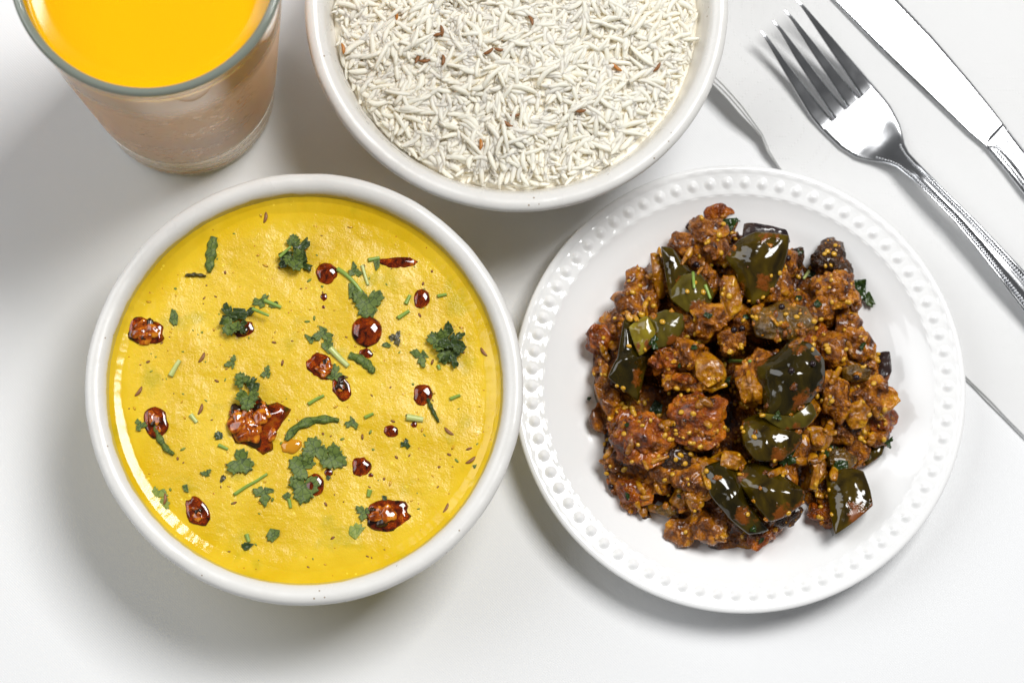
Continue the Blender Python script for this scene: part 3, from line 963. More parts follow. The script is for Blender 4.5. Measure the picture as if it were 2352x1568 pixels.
for k in range(NG):
    a = RNG.uniform(0, 2 * PI); rr0 = (RIN - 0.0042 - 0.0018 * float(vnoise(np.array([[math.cos(a) * 5, math.sin(a) * 5]]), 55)[0])) * math.sqrt(RNG.uniform(0, 1))
    x, y = rr0 * math.cos(a), rr0 * math.sin(a)
    up = RNG.uniform(-0.0022, 0.0007) - 0.002 * float(sstep(RIN - 0.009, RIN - 0.003, rr0))
    z = float(rice_h(x + RC[0], y + RC[1])[0]) + up
    yaw = 3.0 * float(vnoise(np.array([[x * 70, y * 70]]), 91)[0]) * PI + RNG.normal(0, 0.95); pit = RNG.normal(0, 0.13)
    L = 0.0045
    for e in (-1, 1):      # keep the tips inside the bowl
        ex, ey = x + e * L * math.cos(yaw), y + e * L * math.sin(yaw)
        if math.hypot(ex, ey) > RIN - 0.0022:
            yaw = a + PI / 2 + RNG.normal(0, 0.25); break
    Rm = Matrix.Translation((x, y, z - 0.04)) @ Matrix.Rotation(yaw, 4, 'Z') @ Matrix.Rotation(pit, 4, 'Y') @ Matrix.Rotation(RNG.uniform(0, 6.28), 4, 'X')
    s = RNG.uniform(0.85, 1.15)
    Rm = Rm @ Matrix.Diagonal((s, RNG.uniform(0.9, 1.1), RNG.uniform(0.9, 1.1), 1))
    G.append((up, k % 16, Rm, x, y))
ytop = P(1187, -30, 0.047)[1] - RC[1]
vis = sorted([g for g in G if g[4] < ytop], key=lambda g: -g[0])
top300 = vis[:300]
ids = set(id(g) for g in top300)
for up, k, Rm, x, y in top300:
    o = link('rice_grain', GM[k], None, rice)
    o.matrix_local = Rm
V, Q3, Q4 = [], [], []
off = 0
for g in G:
    if id(g) in ids: continue
    v, f = GV[g[1]]
    Rn = np.array(g[2])
    V.append(v @ Rn[:3, :3].T + Rn[:3, 3])
    Q4.append(np.array([q for q in f if len(q) == 4]) + off)
    Q3.append(np.array([(q[0], q[1], q[2], q[2]) for q in f if len(q) == 3]) + off)
    off += len(v)
me = bpy.data.meshes.new('rice_grains')
allf = [tuple(q) for q in np.concatenate(Q4)] + [tuple(q[:3]) for q in np.concatenate(Q3)]
me.from_pydata(np.concatenate(V).tolist(), [], allf)
me.polygons.foreach_set('use_smooth', [True] * len(me.polygons))
o = link('rice_grains', me, MAT['rice'], rice)
o['kind'] = 'stuff'
for zx, zy, a, m, lab in [
        (560, 75, 100, 1, 'orange cumin seed high on the left of the rice'), (1255, 105, 110, 0, 'plump brown cumin seed near the top middle of the rice'),
        (795, 160, 95, 0, 'upright cumin seed of the pair left of centre'), (770, 180, 10, 0, 'level cumin seed of the pair left of centre'),
        (287, 250, 100, 1, 'orange cumin seed against the left wall of the rice bowl'), (1035, 268, 30, 0, 'left seed of the two touching cumin seeds in the middle'),
        (1090, 258, -5, 0, 'right seed of the two touching cumin seeds in the middle'), (668, 303, 75, 0, 'slanting cumin seed left of the touching pair'),
        (704, 316, 5, 0, 'level cumin seed below the left pair'), (802, 310, 88, 0, 'cumin seed standing on edge right of the level one'),
        (1165, 597, 5, 0, 'cumin seed in the lower middle of the rice'), (1132, 642, -30, 0, 'small cumin seed just below the lower middle one'),
        (1505, 574, 0, 0, 'cumin seed at the lower right of the rice'), (995, 742, 90, 1, 'orange cumin seed nearest the bottom rim of the rice bowl'),
        (1692, 350, -40, 1, 'pale cumin seed on the right of the rice'), (1902, 350, 50, 0, 'dark cumin seed farthest right in the rice')]:
    px, py = (850 + zx / 1.742) / 1.28571, zy / 2.24
    p = P(px, py, 0.048); z = float(rice_h(p[0], p[1])[0]) + 0.0016
    p = P(px, py, z)
    o = link('cumin_seed', CMO if m else CM[1], None, loc=p, rot=(RNG.uniform(-.2, .2), RNG.uniform(-.25, .25), math.radians(a)))
    tag(o, lab, 'cumin seed', 'cumin seeds in the rice')

# ------------------------------------------------------------------ plate
pr_, pl_ = P(2219, 885, 0.0155), P(1190.8, 999, 0.0155)
pt_, pb_ = P(1702, 380, 0.0155), P(1702, 1407, 0.0155)
PR = 0.0783
PC = np.array([pr_[0] - PR, (pt_[1] + pb_[1]) / 2])
NB = 74
RB = PR * 0.9205
prof = [(0.0, 0.0020), (0.030, 0.0020), (0.0425, 0.0022), (0.0435, 0.0004), (0.0450, 0.0), (0.0465, 0.0008), (0.0475, 0.0032), (0.056, 0.0052), (0.066, 0.0090),
        (0.0735, 0.0122), (0.0772, 0.0136), (0.0781, 0.0143), (0.0783, 0.0150), (0.0780, 0.0156), (0.0772, 0.0159), (0.0762, 0.0158), (0.0752, 0.0154)]
band = [(r, 0.0154 - 0.0012 * (0.0752 - r) / 0.0074) for r in np.linspace(0.0750, 0.0682, 26)]
inner = [(0.0676, 0.0139), (0.0668, 0.0134), (0.0655, 0.0127), (0.0632, 0.0116), (0.060, 0.0103), (0.056, 0.0086), (0.052, 0.0076), (0.048, 0.0068), (0.044, 0.0061),
         (0.038, 0.0055), (0.030, 0.0052), (0.020, 0.0050), (0.010, 0.0050), (0.0, 0.0050)]
prof = np.concatenate([catmull(np.array(prof), 60), np.array(band), catmull(np.array([(0.0680, 0.0141)] + inner), 46)])


def plate_f(r, z, T):
    pitch = 2 * PI / NB
    u = ((T / pitch + 0.5) % 1.0 - 0.5) * pitch * RB
    v = r - RB
    up = z > 0.0125
    d = np.sqrt(u ** 2 + (v * 1.0) ** 2)
    dish = (1 - sstep(0.0018, 0.0031, d)) * up * (r > 0.0680) * (r < 0.0755)
    scal = sstep(0.0020, 0.0030, np.abs(v)) * np.cos(T * NB * 1.0) * up * (np.abs(v) < 0.0042)
    return r, z - 0.00005 * dish - 0.00010 * scal


v, q = lathe(prof, NB * 14, plate_f)
plate = empty('side_plate', (PC[0], PC[1], 0))
tag(plate, 'round white porcelain plate with beaded rim under the eggplant curry', 'plate')
link('plate_body', fast_mesh('plate_body', v, q), MAT['porcelain'], plate)
bd = []
for i in range(9):
    q_ = i / 8
    for j in range(20):
        w_ = j / 20 * 2 * PI
        x_, y_ = 0.0026 * q_ * math.cos(w_), 0.0026 * q_ * math.sin(w_)
        bd.append((x_, y_, 0.162 * x_ + 0.00092 * ((math.cos(PI * q_) + 1) / 2) ** 1.25 - 0.00012 * q_ ** 4))
bme = fast_mesh('bead', np.array(bd), grid_quads(9, 20))
bme.materials.append(MAT['porcelain'])
for k in range(NB):
    a = (k) / NB * 2 * PI
    link('bead', bme, None, plate, loc=(RB * math.cos(a), RB * math.sin(a), 0.01489), rot=(0, 0, a))


# ------------------------------------------------------------------ curry
def ZP(zx, zy):
    return 1182.2 + zx / 1.4404, 350 + zy / 1.4404


OUT = [(575, 205), (650, 160), (730, 205), (745, 250), (800, 245), (890, 262), (915, 305), (950, 325), (985, 360), (1010, 320), (1060, 303), (1105, 345), (1122, 420),
       (1140, 500), (1150, 580), (1190, 640), (1230, 680), (1230, 760), (1250, 820), (1255, 880), (1235, 950), (1190, 1000), (1160, 1040), (1160, 1150),
       (1100, 1215), (1050, 1235), (1010, 1225), (980, 1180), (945, 1150), (900, 1205), (850, 1285), (750, 1310), (660, 1295), (600, 1285), (540, 1285), (510, 1210), (470, 1165),
       (430, 1200), (350, 1175), (320, 1110), (275, 1010), (255, 880), (245, 740), (255, 600), (320, 565), (350, 470), (400, 385), (440, 340), (500, 330), (520, 290), (560, 245)]
cz = 0.014
CCp = P(*ZP(745, 745), cz)


def cdist(px, py):
    zx, zy = (px - 1182.2) * 1.4404, (py - 350) * 1.4404
    return math.hypot((zx - 745) / 510, (zy - 745) / 560)


def ctop(px, py):
    return 0.0110 + 0.0165 * max(0.0, 1 - cdist(px, py) ** 2.2)


curry = empty('eggplant_curry', (CCp[0], CCp[1], 0.005))
tag(curry, 'heap of reddish brown eggplant curry speckled with yellow seeds on the white plate', 'curry')
C0 = np.array([CCp[0], CCp[1], 0.005])
ow = np.array([P(*ZP(a, b), 0.008)[:2] for a, b in OUT])
BV, BF = [], []


def add_bvh(v, f):
    o = len(BV)
    BV.extend([tuple(x) for x in v]); BF.extend([tuple(int(i) + o for i in q) for q in f])


ICO[5] = ico(5)


def chunk(zx, zy, rx, ry, ang, mat, seed, zoff=0.0, rough=1.0, flat=0.62):
    px, py = ZP(zx, zy)
    z = ctop(px, py) + zoff
    c = P(px, py, z)
    m = 0.000106 * 0.985
    v, f = ICO[5] if rx * ry > 2600 else ICO[4]
    rng = np.random.default_rng(seed * 7 + 1)
    v = v.copy()
    for k in range(7):          # knife cuts
        d = rng.normal(size=3); d[2] *= 0.6; d /= np.linalg.norm(d)
        lim = rng.uniform(0.60, 0.86)
        t = v @ d
        over = np.maximum(t - lim, 0)
        v -= d[None] * over[:, None] * 0.88
    n1 = fbm(v * 1.1 + seed * 1.7, 3, seed)
    v = v * (1.14 + rough * 0.24 * n1)[:, None]
    v *= np.array([rx * m, ry * m, min(rx, ry) * m * flat])
    nrm = v / (np.linalg.norm(v, axis=1)[:, None] + 1e-9)
    n2 = 1 - np.abs(fbm(v * 150 + seed, 3, seed + 40)) * 2.2
    n3 = 1 - np.abs(fbm(v * np.array([420, 420, 420]) + seed, 3, seed + 80)) * 2
    warp = np.stack([fbm(v * 190 + 9, 2, seed + 5), fbm(v * 190 + 19, 2, seed + 6), fbm(v * 190 + 29, 2, seed + 7)], 1)
    v = v + nrm * (rough * (0.00075 * n2 + 0.00020 * n3))[:, None] + warp * 0.0009 * rough
    a = math.radians(-ang)
    tx, ty = 0.3 * math.sin(seed * 2.3), 0.3 * math.cos(seed * 1.7)
    Rm = np.array(Matrix.Rotation(tx, 3, 'X') @ Matrix.Rotation(ty, 3, 'Y') @ Matrix.Rotation(a, 3, 'Z'))
    v = v @ Rm.T
    v[:, 2] = np.maximum(v[:, 2], 0.0056 - c[2])
    add_bvh(v + c, f)
    link('eggplant_chunk', mesh_of('eggplant_chunk', v, f), MAT[mat], curry, loc=c - C0)


B, RD, DK, OL, ON = 'curry_brown', 'curry_red', 'curry_dark', 'curry_olive', 'curry_onion'
CH = [(640, 205, 78, 40, -12, RD), (625, 262, 62, 50, 20, B), (590, 340, 78, 52, 30, B), (662, 330, 46, 50, 0, B), (552, 305, 44, 34, 0, B), (470, 400, 30, 76, 8, ON),
      (405, 440, 46, 62, 30, B), (385, 500, 50, 52, 0, B), (440, 500, 36, 54, 10, B), (345, 560, 52, 44, 30, B), (285, 612, 42, 46, 0, RD), (310, 690, 46, 62, 10, B),
      (290, 745, 36, 48, 0, B), (318, 800, 36, 76, -24, B), (300, 870, 36, 62, -8, B), (345, 880, 40, 60, 0, RD), (425, 940, 88, 84, 30, RD), (400, 1030, 96, 58, 12, B),
      (345, 1050, 40, 60, -20, B), (380, 1120, 62, 46, 20, RD), (400, 1180, 44, 34, 12, DK), (478, 1098, 52, 34, 10, B), (600, 868, 92, 72, -14, RD), (590, 930, 82, 66, 20, ON),
      (505, 690, 66, 40, -14, RD), (575, 675, 60, 42, 10, B), (635, 720, 56, 60, -14, ON), (560, 760, 60, 26, 6, B), (715, 470, 40, 84, 4, ON), (745, 560, 44, 62, 6, B),
      (712, 630, 44, 44, 0, B), (640, 560, 58, 54, 0, B), (590, 590, 58, 44, 0, B), (648, 430, 40, 54, 20, B), (880, 562, 104, 56, 6, OL), (920, 500, 64, 42, 12, B),
      (1010, 520, 50, 42, 0, B), (1060, 440, 66, 50, 20, B), (1075, 510, 62, 58, -30, B), (1048, 352, 58, 54, 30, DK), (1085, 400, 40, 56, 10, DK), (938, 345, 18, 32, 5, DK),
      (900, 370, 36, 52, 0, B), (870, 440, 50, 52, 0, B), (1100, 590, 44, 50, 0, B), (1050, 650, 52, 54, 10, B), (1140, 640, 44, 54, 0, B), (1120, 712, 62, 44, 10, ON),
      (1180, 710, 36, 40, 0, B), (1165, 800, 80, 62, 0, B), (1140, 880, 50, 62, 10, ON), (1205, 880, 46, 66, 0, RD), (1060, 800, 50, 74, 10, B), (1075, 900, 54, 64, 0, B),
      (790, 775, 56, 64, 20, ON), (1000, 940, 52, 36, 20, ON), (985, 1050, 38, 76, 16, ON), (930, 1000, 58, 44, -30, B), (905, 1070, 40, 48, 0, B), (1025, 1120, 46, 56, 0, B),
      (1010, 1190, 40, 48, 0, RD), (600, 1085, 62, 62, 10, B), (590, 1150, 72, 62, 0, ON), (560, 1245, 54, 40, -6, B), (640, 1225, 60, 52, 20, B), (730, 1270, 92, 40, 4, B),
      (820, 1250, 64, 44, -28, RD), (885, 1200, 46, 44, -20, DK), (700, 1020, 64, 38, -10, ON), (655, 1045, 44, 40, 0, ON), (540, 1010, 60, 34, -10, DK), (1130, 980, 52, 44, 0, B),
      (1200, 950, 40, 36, 0, B), (960, 640, 40, 34, 0, RD), (1005, 610, 40, 36, 0, RD), (770, 720, 44, 36, 0, B), (960, 855, 50, 46, 30, ON), (1080, 1010, 50, 40, 0, OL),
      (480, 1050, 52, 40, 0, B), (500, 1180, 40, 22, 8, OL), (690, 250, 40, 50, 0, B), (820, 690, 40, 30, 10, B)]
for i, (zx, zy, rx, ry, an, m) in enumerate(CH):
    big = rx * ry > 4500
    chunk(zx, zy, rx, ry, an, m, i + 1, zoff=(-0.002 if not big else 0.0) + 0.0032 * math.sin(i * 2.1), rough=0.55 if m in (OL, ON) else 1.1)


def slab(pts, z0, dome, thick, seed, tilt=(0, 0), wr=0.0006, n=90, rings=22, ridge=0.0):
    w = np.array([P(*ZP(a, b), z0)[:2] for a, b in pts])
    w = catmull(w, n, closed=True) * 0.35 + np.array([w[int(k / n * len(w)) % len(w)] * (1 - (k / n * len(w)) % 1) + w[(int(k / n * len(w)) + 1) % len(w)] * ((k / n * len(w)) % 1) for k in range(n)]) * 0.65
    c = w.mean(0)
    V = []
    for i in range(rings + 1):
        s = i / rings
        p = c + (w - c) * s
        d = p - c
        z = dome * (1 - s ** 2.5) + d @ np.array(tilt) + wr * fbm(p * 150, 2, seed) + wr * 0.5 * fbm(p * 420, 2, seed + 5)
        if ridge:
            z = z + ridge * np.exp(-((d[:, 0] * math.cos(seed) + d[:, 1] * math.sin(seed)) / 0.0022) ** 2)
        V.append(np.c_[d, z])
    V.append(np.c_[(w - c) * 1.012, V[-1][:, 2] - 0.0005])
    V.append(np.c_[(w - c) * 0.99, V[-2][:, 2] - thick])
    V.append(np.c_[(w - c) * 0.5, np.full(n, -thick)])
    V = np.concatenate(V)
    return V, grid_quads(rings + 4, n), np.array([c[0], c[1], z0])


GS = 'large green skinned eggplant pieces on the curry'
SL = [  # pts, z, dome, thick, tilt, material, label, ridge
    ([(745, 298), (795, 275), (895, 288), (885, 370), (850, 450), (790, 490), (758, 450), (738, 395), (706, 345)], 0.0265, 0.0035, 0.006, (0.1, 0.14), 'skin_green', 'glossy green eggplant piece at the top of the heap', 0.0008),
    ([(488, 322), (522, 325), (560, 368), (600, 400), (560, 425), (520, 482), (505, 430), (495, 370)], 0.0235, 0.0020, 0.005, (-0.3, 0.1), 'skin_green', 'dark narrow eggplant wedge at the upper left', 0.0008),
    ([(525, 440), (555, 410), (610, 402), (652, 465), (632, 515), (570, 522), (522, 482)], 0.0245, 0.0022, 0.005, (0.0, -0.1), 'skin_olive', 'translucent olive eggplant flesh below the upper left wedge', 0.0),
    ([(362, 570), (390, 560), (402, 640), (442, 672), (428, 722), (408, 806), (382, 790), (315, 742), (342, 680)], 0.0235, 0.0030, 0.006, (-0.45, 0.05), 'skin_dark', 'tall dark green eggplant piece on the left with a bright ridge', 0.0016),
    ([(383, 578), (436, 546), (462, 590), (456, 632), (415, 664)], 0.0290, 0.0012, 0.007, (0.1, 0.1), 'skin_yellow', 'yellow-green stalk cube on the left piece', 0.0),
    ([(442, 552), (500, 524), (552, 540), (557, 582), (522, 628), (462, 642)], 0.0262, 0.0022, 0.005, (0.1, 0.0), 'skin_olive', 'olive eggplant slab right of the yellow-green cube', 0.0),
    ([(808, 705), (870, 672), (918, 628), (972, 640), (1014, 690), (1014, 760), (970, 822), (885, 878), (842, 860), (828, 790)], 0.0305, 0.0055, 0.008, (0.05, 0.02), 'skin_dark', 'biggest dark eggplant piece right of the centre', 0.0010),
    ([(762, 890), (815, 868), (930, 902), (942, 955), (882, 1012), (802, 1012), (765, 960)], 0.0275, 0.0030, 0.008, (0.05, -0.15), 'skin_green', 'smooth green eggplant piece just below the centre', 0.0),
    ([(815, 862), (895, 884), (975, 832), (992, 868), (962, 904), (890, 912)], 0.0305, 0.0015, 0.003, (0.0, 0.1), 'skin_olive', 'olive folded strip between the two middle dark pieces', 0.0),
    ([(735, 1065), (785, 1032), (850, 1045), (948, 1120), (942, 1160), (885, 1200), (842, 1212), (790, 1150)], 0.0245, 0.0035, 0.007, (0.1, -0.1), 'skin_green', 'right half of the pair of dark eggplant pieces at the bottom', 0.0010),
    ([(636, 1050), (690, 1030), (732, 1062), (765, 1150), (832, 1235), (772, 1250), (712, 1205), (652, 1135)], 0.0235, 0.0035, 0.007, (-0.25, 0.0), 'skin_dark', 'left half of the pair of dark eggplant pieces at the bottom', 0.0012),
    ([(1040, 1072), (1095, 1048), (1150, 1060), (1174, 1165), (1062, 1252), (1046, 1150)], 0.0175, 0.0018, 0.008, (0.15, -0.2), 'skin_green', 'square green eggplant piece at the lower right edge', 0.0),
    ([(765, 240), (800, 237), (892, 256), (905, 292), (885, 276), (800, 282), (762, 285)], 0.0235, 0.0015, 0.003, (0.0, 0.2), 'skin_purple', 'greyish purple skin behind the top green piece', 0.0),
    ([(1200, 668), (1238, 664), (1244, 722), (1226, 768), (1198, 745)], 0.0150, 0.0020, 0.007, (0.5, 0.0), 'skin_purple', 'brown purple eggplant end at the right edge', 0.0),
    ([(1160, 990), (1222, 958), (1212, 1000), (1166, 1032)], 0.0100, 0.0010, 0.003, (0.2, -0.1), 'skin_green', 'small skin scrap low on the right edge', 0.0),
]
for i, (pts, z, dome, th, tilt, m, lab, rg) in enumerate(SL):
    V_, q_, c_ = slab([(sum(q[0] for q in pts) / len(pts) * -0.09 + a_ * 1.09, sum(q[1] for q in pts) / len(pts) * -0.09 + b_ * 1.09) for a_, b_ in pts], z + 0.0010, dome, th, i + 5, tilt, ridge=rg * 0.8, wr=0.0003 if m != 'skin_purple' else 0.0005)
    V_[:, 2] = np.maximum(V_[:, 2] + c_[2], 0.0055) - c_[2]
    tag(link('eggplant_piece', fast_mesh('eggplant_piece', V_, q_), MAT[m], loc=c_), lab, 'eggplant', GS)
    add_bvh(V_ + c_, q_)

FL = [  # flat onion and flesh pieces lying on the heap: outline, z, tilt, material
    ([(598, 668), (640, 655), (690, 700), (696, 745), (640, 776), (600, 740)], 0.0285, (0.1, 0.0), 'curry_onion'),
    ([(748, 745), (790, 735), (828, 770), (826, 815), (780, 822), (752, 800)], 0.0300, (-0.1, 0.1), 'curry_onion'),
    ([(1105, 835), (1150, 815), (1178, 850), (1160, 905), (1118, 912), (1098, 880)], 0.0235, (0.3, 0.0), 'curry_onion'),
    ([(1085, 712), (1130, 700), (1178, 722), (1170, 752), (1120, 760), (1088, 745)], 0.0235, (0.25, 0.1), 'curry_olive'),
    ([(976, 925), (1010, 915), (1035, 945), (1020, 975), (985, 968)], 0.0250, (0.1, -0.2), 'curry_onion'),
    ([(972, 985), (1000, 1000), (1010, 1050), (1000, 1115), (975, 1108), (985, 1050), (965, 1010)], 0.0215, (0.3, 0.0), 'curry_onion'),
    ([(448, 338), (478, 335), (498, 400), (502, 468), (478, 480), (458, 420)], 0.0200, (-0.3, 0.1), 'curry_onion'),
    ([(690, 420), (728, 412), (752, 470), (748, 520), (712, 545), (688, 480)], 0.0285, (0.1, 0.1), 'curry_onion'),
    ([(480, 660), (540, 640), (590, 660), (570, 700), (500, 712)], 0.0270, (-0.1, 0.1), 'curry_red'),
    ([(560, 1080), (600, 1065), (632, 1110), (625, 1170), (585, 1190), (560, 1140)], 0.0195, (0.0, -0.3), 'curry_onion'),
    ([(785, 520), (860, 510), (980, 530), (1002, 560), (960, 600), (880, 622), (800, 605)], 0.0290, (0.05, -0.05), 'curry_olive'),
    ([(262, 770), (300, 760), (345, 810), (358, 870), (330, 900), (290, 850)], 0.0165, (-0.5, 0.0), 'curry_brown'),
    ([(370, 880), (420, 855), (500, 960), (515, 1010), (440, 1050), (360, 1000)], 0.0240, (-0.2, -0.1), 'curry_red'),
    ([(520, 870), (575, 850), (690, 880), (700, 940), (640, 985), (540, 960), (500, 910)], 0.0275, (0.0, -0.15), 'curry_red'),
    ([(530, 725), (590, 735), (620, 752), (580, 768), (520, 752)], 0.0265, (0.1, -0.3), 'curry_red'),
    ([(440, 1160), (480, 1168), (522, 1190), (500, 1198), (445, 1186)], 0.0105, (0.0, -0.1), 'curry_onion'),
    ([(690, 985), (740, 990), (770, 1025), (735, 1050), (680, 1040)], 0.0260, (0.0, 0.0), 'curry_onion'),
    ([(1000, 430), (1060, 405), (1110, 440), (1120, 500), (1050, 520), (1000, 480)], 0.0215, (0.2, 0.1), 'curry_brown'),
    ([(860, 1230), (900, 1190), (930, 1170), (920, 1205), (880, 1250), (840, 1275)], 0.0130, (0.2, -0.4), 'curry_red'),
    ([(1060, 760), (1100, 770), (1110, 850), (1080, 900), (1040, 850)], 0.0235, (0.15, 0.0), 'curry_brown'),
]
for i, (pts, z, tilt, m) in enumerate(FL):
    V_, q_, c_ = slab(pts, z, 0.0016, 0.005, i + 60, tilt, wr=0.0010, ridge=0.0007 if i % 2 else -0.0006)
    V_[:, 2] = np.maximum(V_[:, 2] + c_[2], 0.0055) - c_[2]
    add_bvh(V_ + c_, q_)
    link('onion_piece' if m == 'curry_onion' else 'eggplant_flake', fast_mesh('flake', V_, q_), MAT[m], curry, loc=c_ - C0)

n_ = 420
ow = catmull(ow, n_, closed=True)
cc = CCp[:2]
rings = 170
b0 = BVHTree.FromPolygons(BV, BF)
gxs = np.arange(cc[0] - 0.066, cc[0] + 0.066, 0.0007); gys = np.arange(cc[1] - 0.066, cc[1] + 0.066, 0.0007)
HG = np.full((len(gxs), len(gys)), 0.0052)
for i_, x_ in enumerate(gxs):
    for j_, y_ in enumerate(gys):
        h_ = b0.ray_cast(Vector((x_, y_, 0.08)), Vector((0, 0, -1)))
        if h_[0] is not None: HG[i_, j_] = h_[0].z
kn = np.exp(-(np.arange(-9, 10) / 4.2) ** 2); kn /= kn.sum()
HB = np.apply_along_axis(lambda r: np.convolve(np.pad(r, 9, mode='edge'), kn, 'valid'), 0, HG)
HB = np.apply_along_axis(lambda r: np.convolve(np.pad(r, 9, mode='edge'), kn, 'valid'), 1, HB)


def hb(p):
    u = np.clip((p[:, 0] - gxs[0]) / 0.0007, 0, len(gxs) - 1.001); v = np.clip((p[:, 1] - gys[0]) / 0.0007, 0, len(gys) - 1.001)
    i, j = u.astype(int), v.astype(int); a, b = u - i, v - j
    return HB[i, j] * (1 - a) * (1 - b) + HB[i + 1, j] * a * (1 - b) + HB[i, j + 1] * (1 - a) * b + HB[i + 1, j + 1] * a * b


GAPS = [(P(*ZP(a_, b_), 0.018)[:2], w_) for a_, b_, w_ in [(700, 835, 36), (740, 848, 26), (430, 835, 30), (455, 860, 26), (1085, 575, 34), (1060, 600, 22), (745, 930, 26), (742, 970, 22), (545, 825, 26),
                                                          (610, 1012, 26), (500, 1128, 24), (690, 345, 24), (700, 560, 18), (960, 1120, 26), (620, 790, 22), (650, 640, 18), (715, 690, 16), (300, 940, 20)]]
Vb = []
for s_ in np.linspace(0, 1, rings):
    p = cc + (ow - cc) * (s_ * 0.975)
    jag = fbm(p * 300, 3, 12)
    p = p + (p - cc) * (0.03 * jag[:, None]) * s_
    h = hb(p) - 0.0026 + 0.0013 * fbm(p * 170, 3, 2) + 0.0009 * (1 - 2 * np.abs(fbm(p * 330, 3, 5)))
    for g_, w_ in GAPS:
        h -= 0.016 * np.exp(-(((p - g_) ** 2).sum(1)) / (w_ * 0.00012) ** 2)
    h = np.maximum(h, 0.0078)
    h = np.where(s_ > 0.94, 0.0052 + (np.maximum(h, 0.0056) - 0.0052) * math.sqrt(max(0, 1 - (s_ - 0.94) / 0.06)), h)
    Vb.append(np.c_[p, np.maximum(h, 0.0052)])
Vb = np.concatenate(Vb) - C0
qb = grid_quads(rings, n_)
link('sauce', fast_mesh('sauce', Vb, qb), MAT['curry_sauce'], curry)
add_bvh(Vb + C0, qb)
bvh = BVHTree.FromPolygons(BV, BF)


def on_curry(px, py):
    o = Vector(CAM); d = Vector(P(px, py, 0.01)) - o
    hit = bvh.ray_cast(o, d.normalized())
    return hit


poly = np.array([ZP(a, b) for a, b in OUT])


def inside(x, y, pl=poly):
    n = len(pl); c = False; j = n - 1
    for i in range(n):
        if (pl[i][1] > y) != (pl[j][1] > y) and x < (pl[j][0] - pl[i][0]) * (y - pl[i][1]) / (pl[j][1] - pl[i][1]) + pl[i][0]:
            c = not c
        j = i
    return c


slabs_px = [np.array([ZP(a, b) for a, b in s[0]]) for s in SL]
sv, sf = ICO[2]
SM = []
for k in range(4):
    me = mesh_of('seed', sv * np.array([0.00105, 0.00092 - 0.00008 * k, 0.00062 + 0.00005 * k]), sf)
    me.materials.append(MAT['seed']); SM.append(me)
BSM = mesh_of('mustard_seed', sv * 0.00115, sf); BSM.materials.append(MAT['black_seed'])
cnt = 0
rs = random.Random(5)
while cnt < 240:
    x, y = rs.uniform(1350, 2060), rs.uniform(455, 1265)
    if not inside(x, y): continue
    cl = vnoise(np.array([[x / 48, y / 48]]), 77)[0]
    if cl < rs.uniform(-0.7, 0.6): continue
    if any(inside(x, y, s) for s in slabs_px) and rs.random() < 0.93: continue
    h = on_curry(x, y)
    if h[0] is None: continue
    nrm = h[1] if h[1].z > 0 else -h[1]
    o = link('seed', SM[cnt % 4], None, curry)
    o.location = Vector(h[0]) + nrm * 0.0003 - Vector(C0)
    o.rotation_euler = (nrm.to_track_quat('Z', 'Y').to_matrix() @ Matrix.Rotation(rs.uniform(0, 6.28), 3, 'Z')).to_euler()
    s = rs.uniform(0.62, 1.15)
    o.scale = (s, s, s)
    cnt += 1
for zx, zy in [(883, 512), (725, 588), (752, 583), (915, 722), (903, 352), (318, 1105), (600, 372), (985, 700), (1130, 745)]:
    h = on_curry(*ZP(zx, zy))
    if h[0] is None: continue
    link('mustard_seed', BSM, None, curry, loc=Vector(h[0]) - Vector(C0) + Vector((0, 0, 0.0005)))

# sauce crumbs and onion strands clinging to the pieces
crumbs = []
cv, cf = ICO[2]
k = 0
while k < 300:
    x, y = rs.uniform(1350, 2060), rs.uniform(455, 1265)
    if not inside(x, y): continue
    if any(inside(x, y, s_) for s_ in slabs_px) and rs.random() < 0.9: continue
    h = on_curry(x, y)
    if h[0] is None: continue
    s_ = rs.choice([0.0005, 0.0008, 0.0011]) * rs.uniform(0.8, 1.2)
    v = cv * (1 + 0.45 * fbm(cv * 1.6 + k * 1.3, 3, k))[:, None] * np.array([s_ * rs.uniform(0.9, 1.7), s_, s_ * 0.6])
    a_ = rs.uniform(0, 6.28); Rm = np.array(Matrix.Rotation(a_, 3, 'Z'))
    crumbs.append((v @ Rm.T + np.array(h[0]) - C0, cf)); k += 1
vv, ff = join(crumbs)
o = link('sauce_crumbs', mesh_of('sauce_crumbs', vv, ff), MAT['curry_brown'], curry)
o['kind'] = 'stuff'
k = 0
while k < 46:
    x, y = rs.uniform(1370, 2040), rs.uniform(480, 1250)
    a_ = rs.uniform(0, 6.28); L_ = rs.uniform(18, 46)
    if not (inside(x, y) and inside(x + L_ * math.cos(a_), y + L_ * math.sin(a_))): continue
    if any(inside(x, y, q_) for q_ in slabs_px): continue
    pts = []
    bend_ = rs.uniform(-0.5, 0.5)
    for j in range(6):
        u_ = j / 5 - 0.5
        xx_ = x + L_ * (u_ * math.cos(a_) - bend_ * u_ * u_ * math.sin(a_)); yy_ = y + L_ * (u_ * math.sin(a_) + bend_ * u_ * u_ * math.cos(a_))
        h = on_curry(xx_, yy_)
        zz_ = h[0].z if h[0] is not None else 0.008
        pts.append(P(xx_, yy_, zz_ + 0.0006))
    pts = np.array(pts); zm = pts[:, 2].max(); pts[:, 2] = np.maximum(pts[:, 2], zm - 0.004)
    pts = catmull(pts, 14)
    v, f = tube(pts, rs.uniform(0.0007, 0.0017) * np.sin(np.linspace(0.35, PI - 0.35, 14)) ** 0.6, 8, True, 0.5)
    v = np.array(v); v += 0.0003 * np.stack([fbm(v * 300, 2, 1), fbm(v * 300, 2, 2), fbm(v * 300, 2, 3)], 1)
    link('onion_strand', mesh_of('onion_strand', v - C0, f), MAT['curry_onion'], curry)
    k += 1

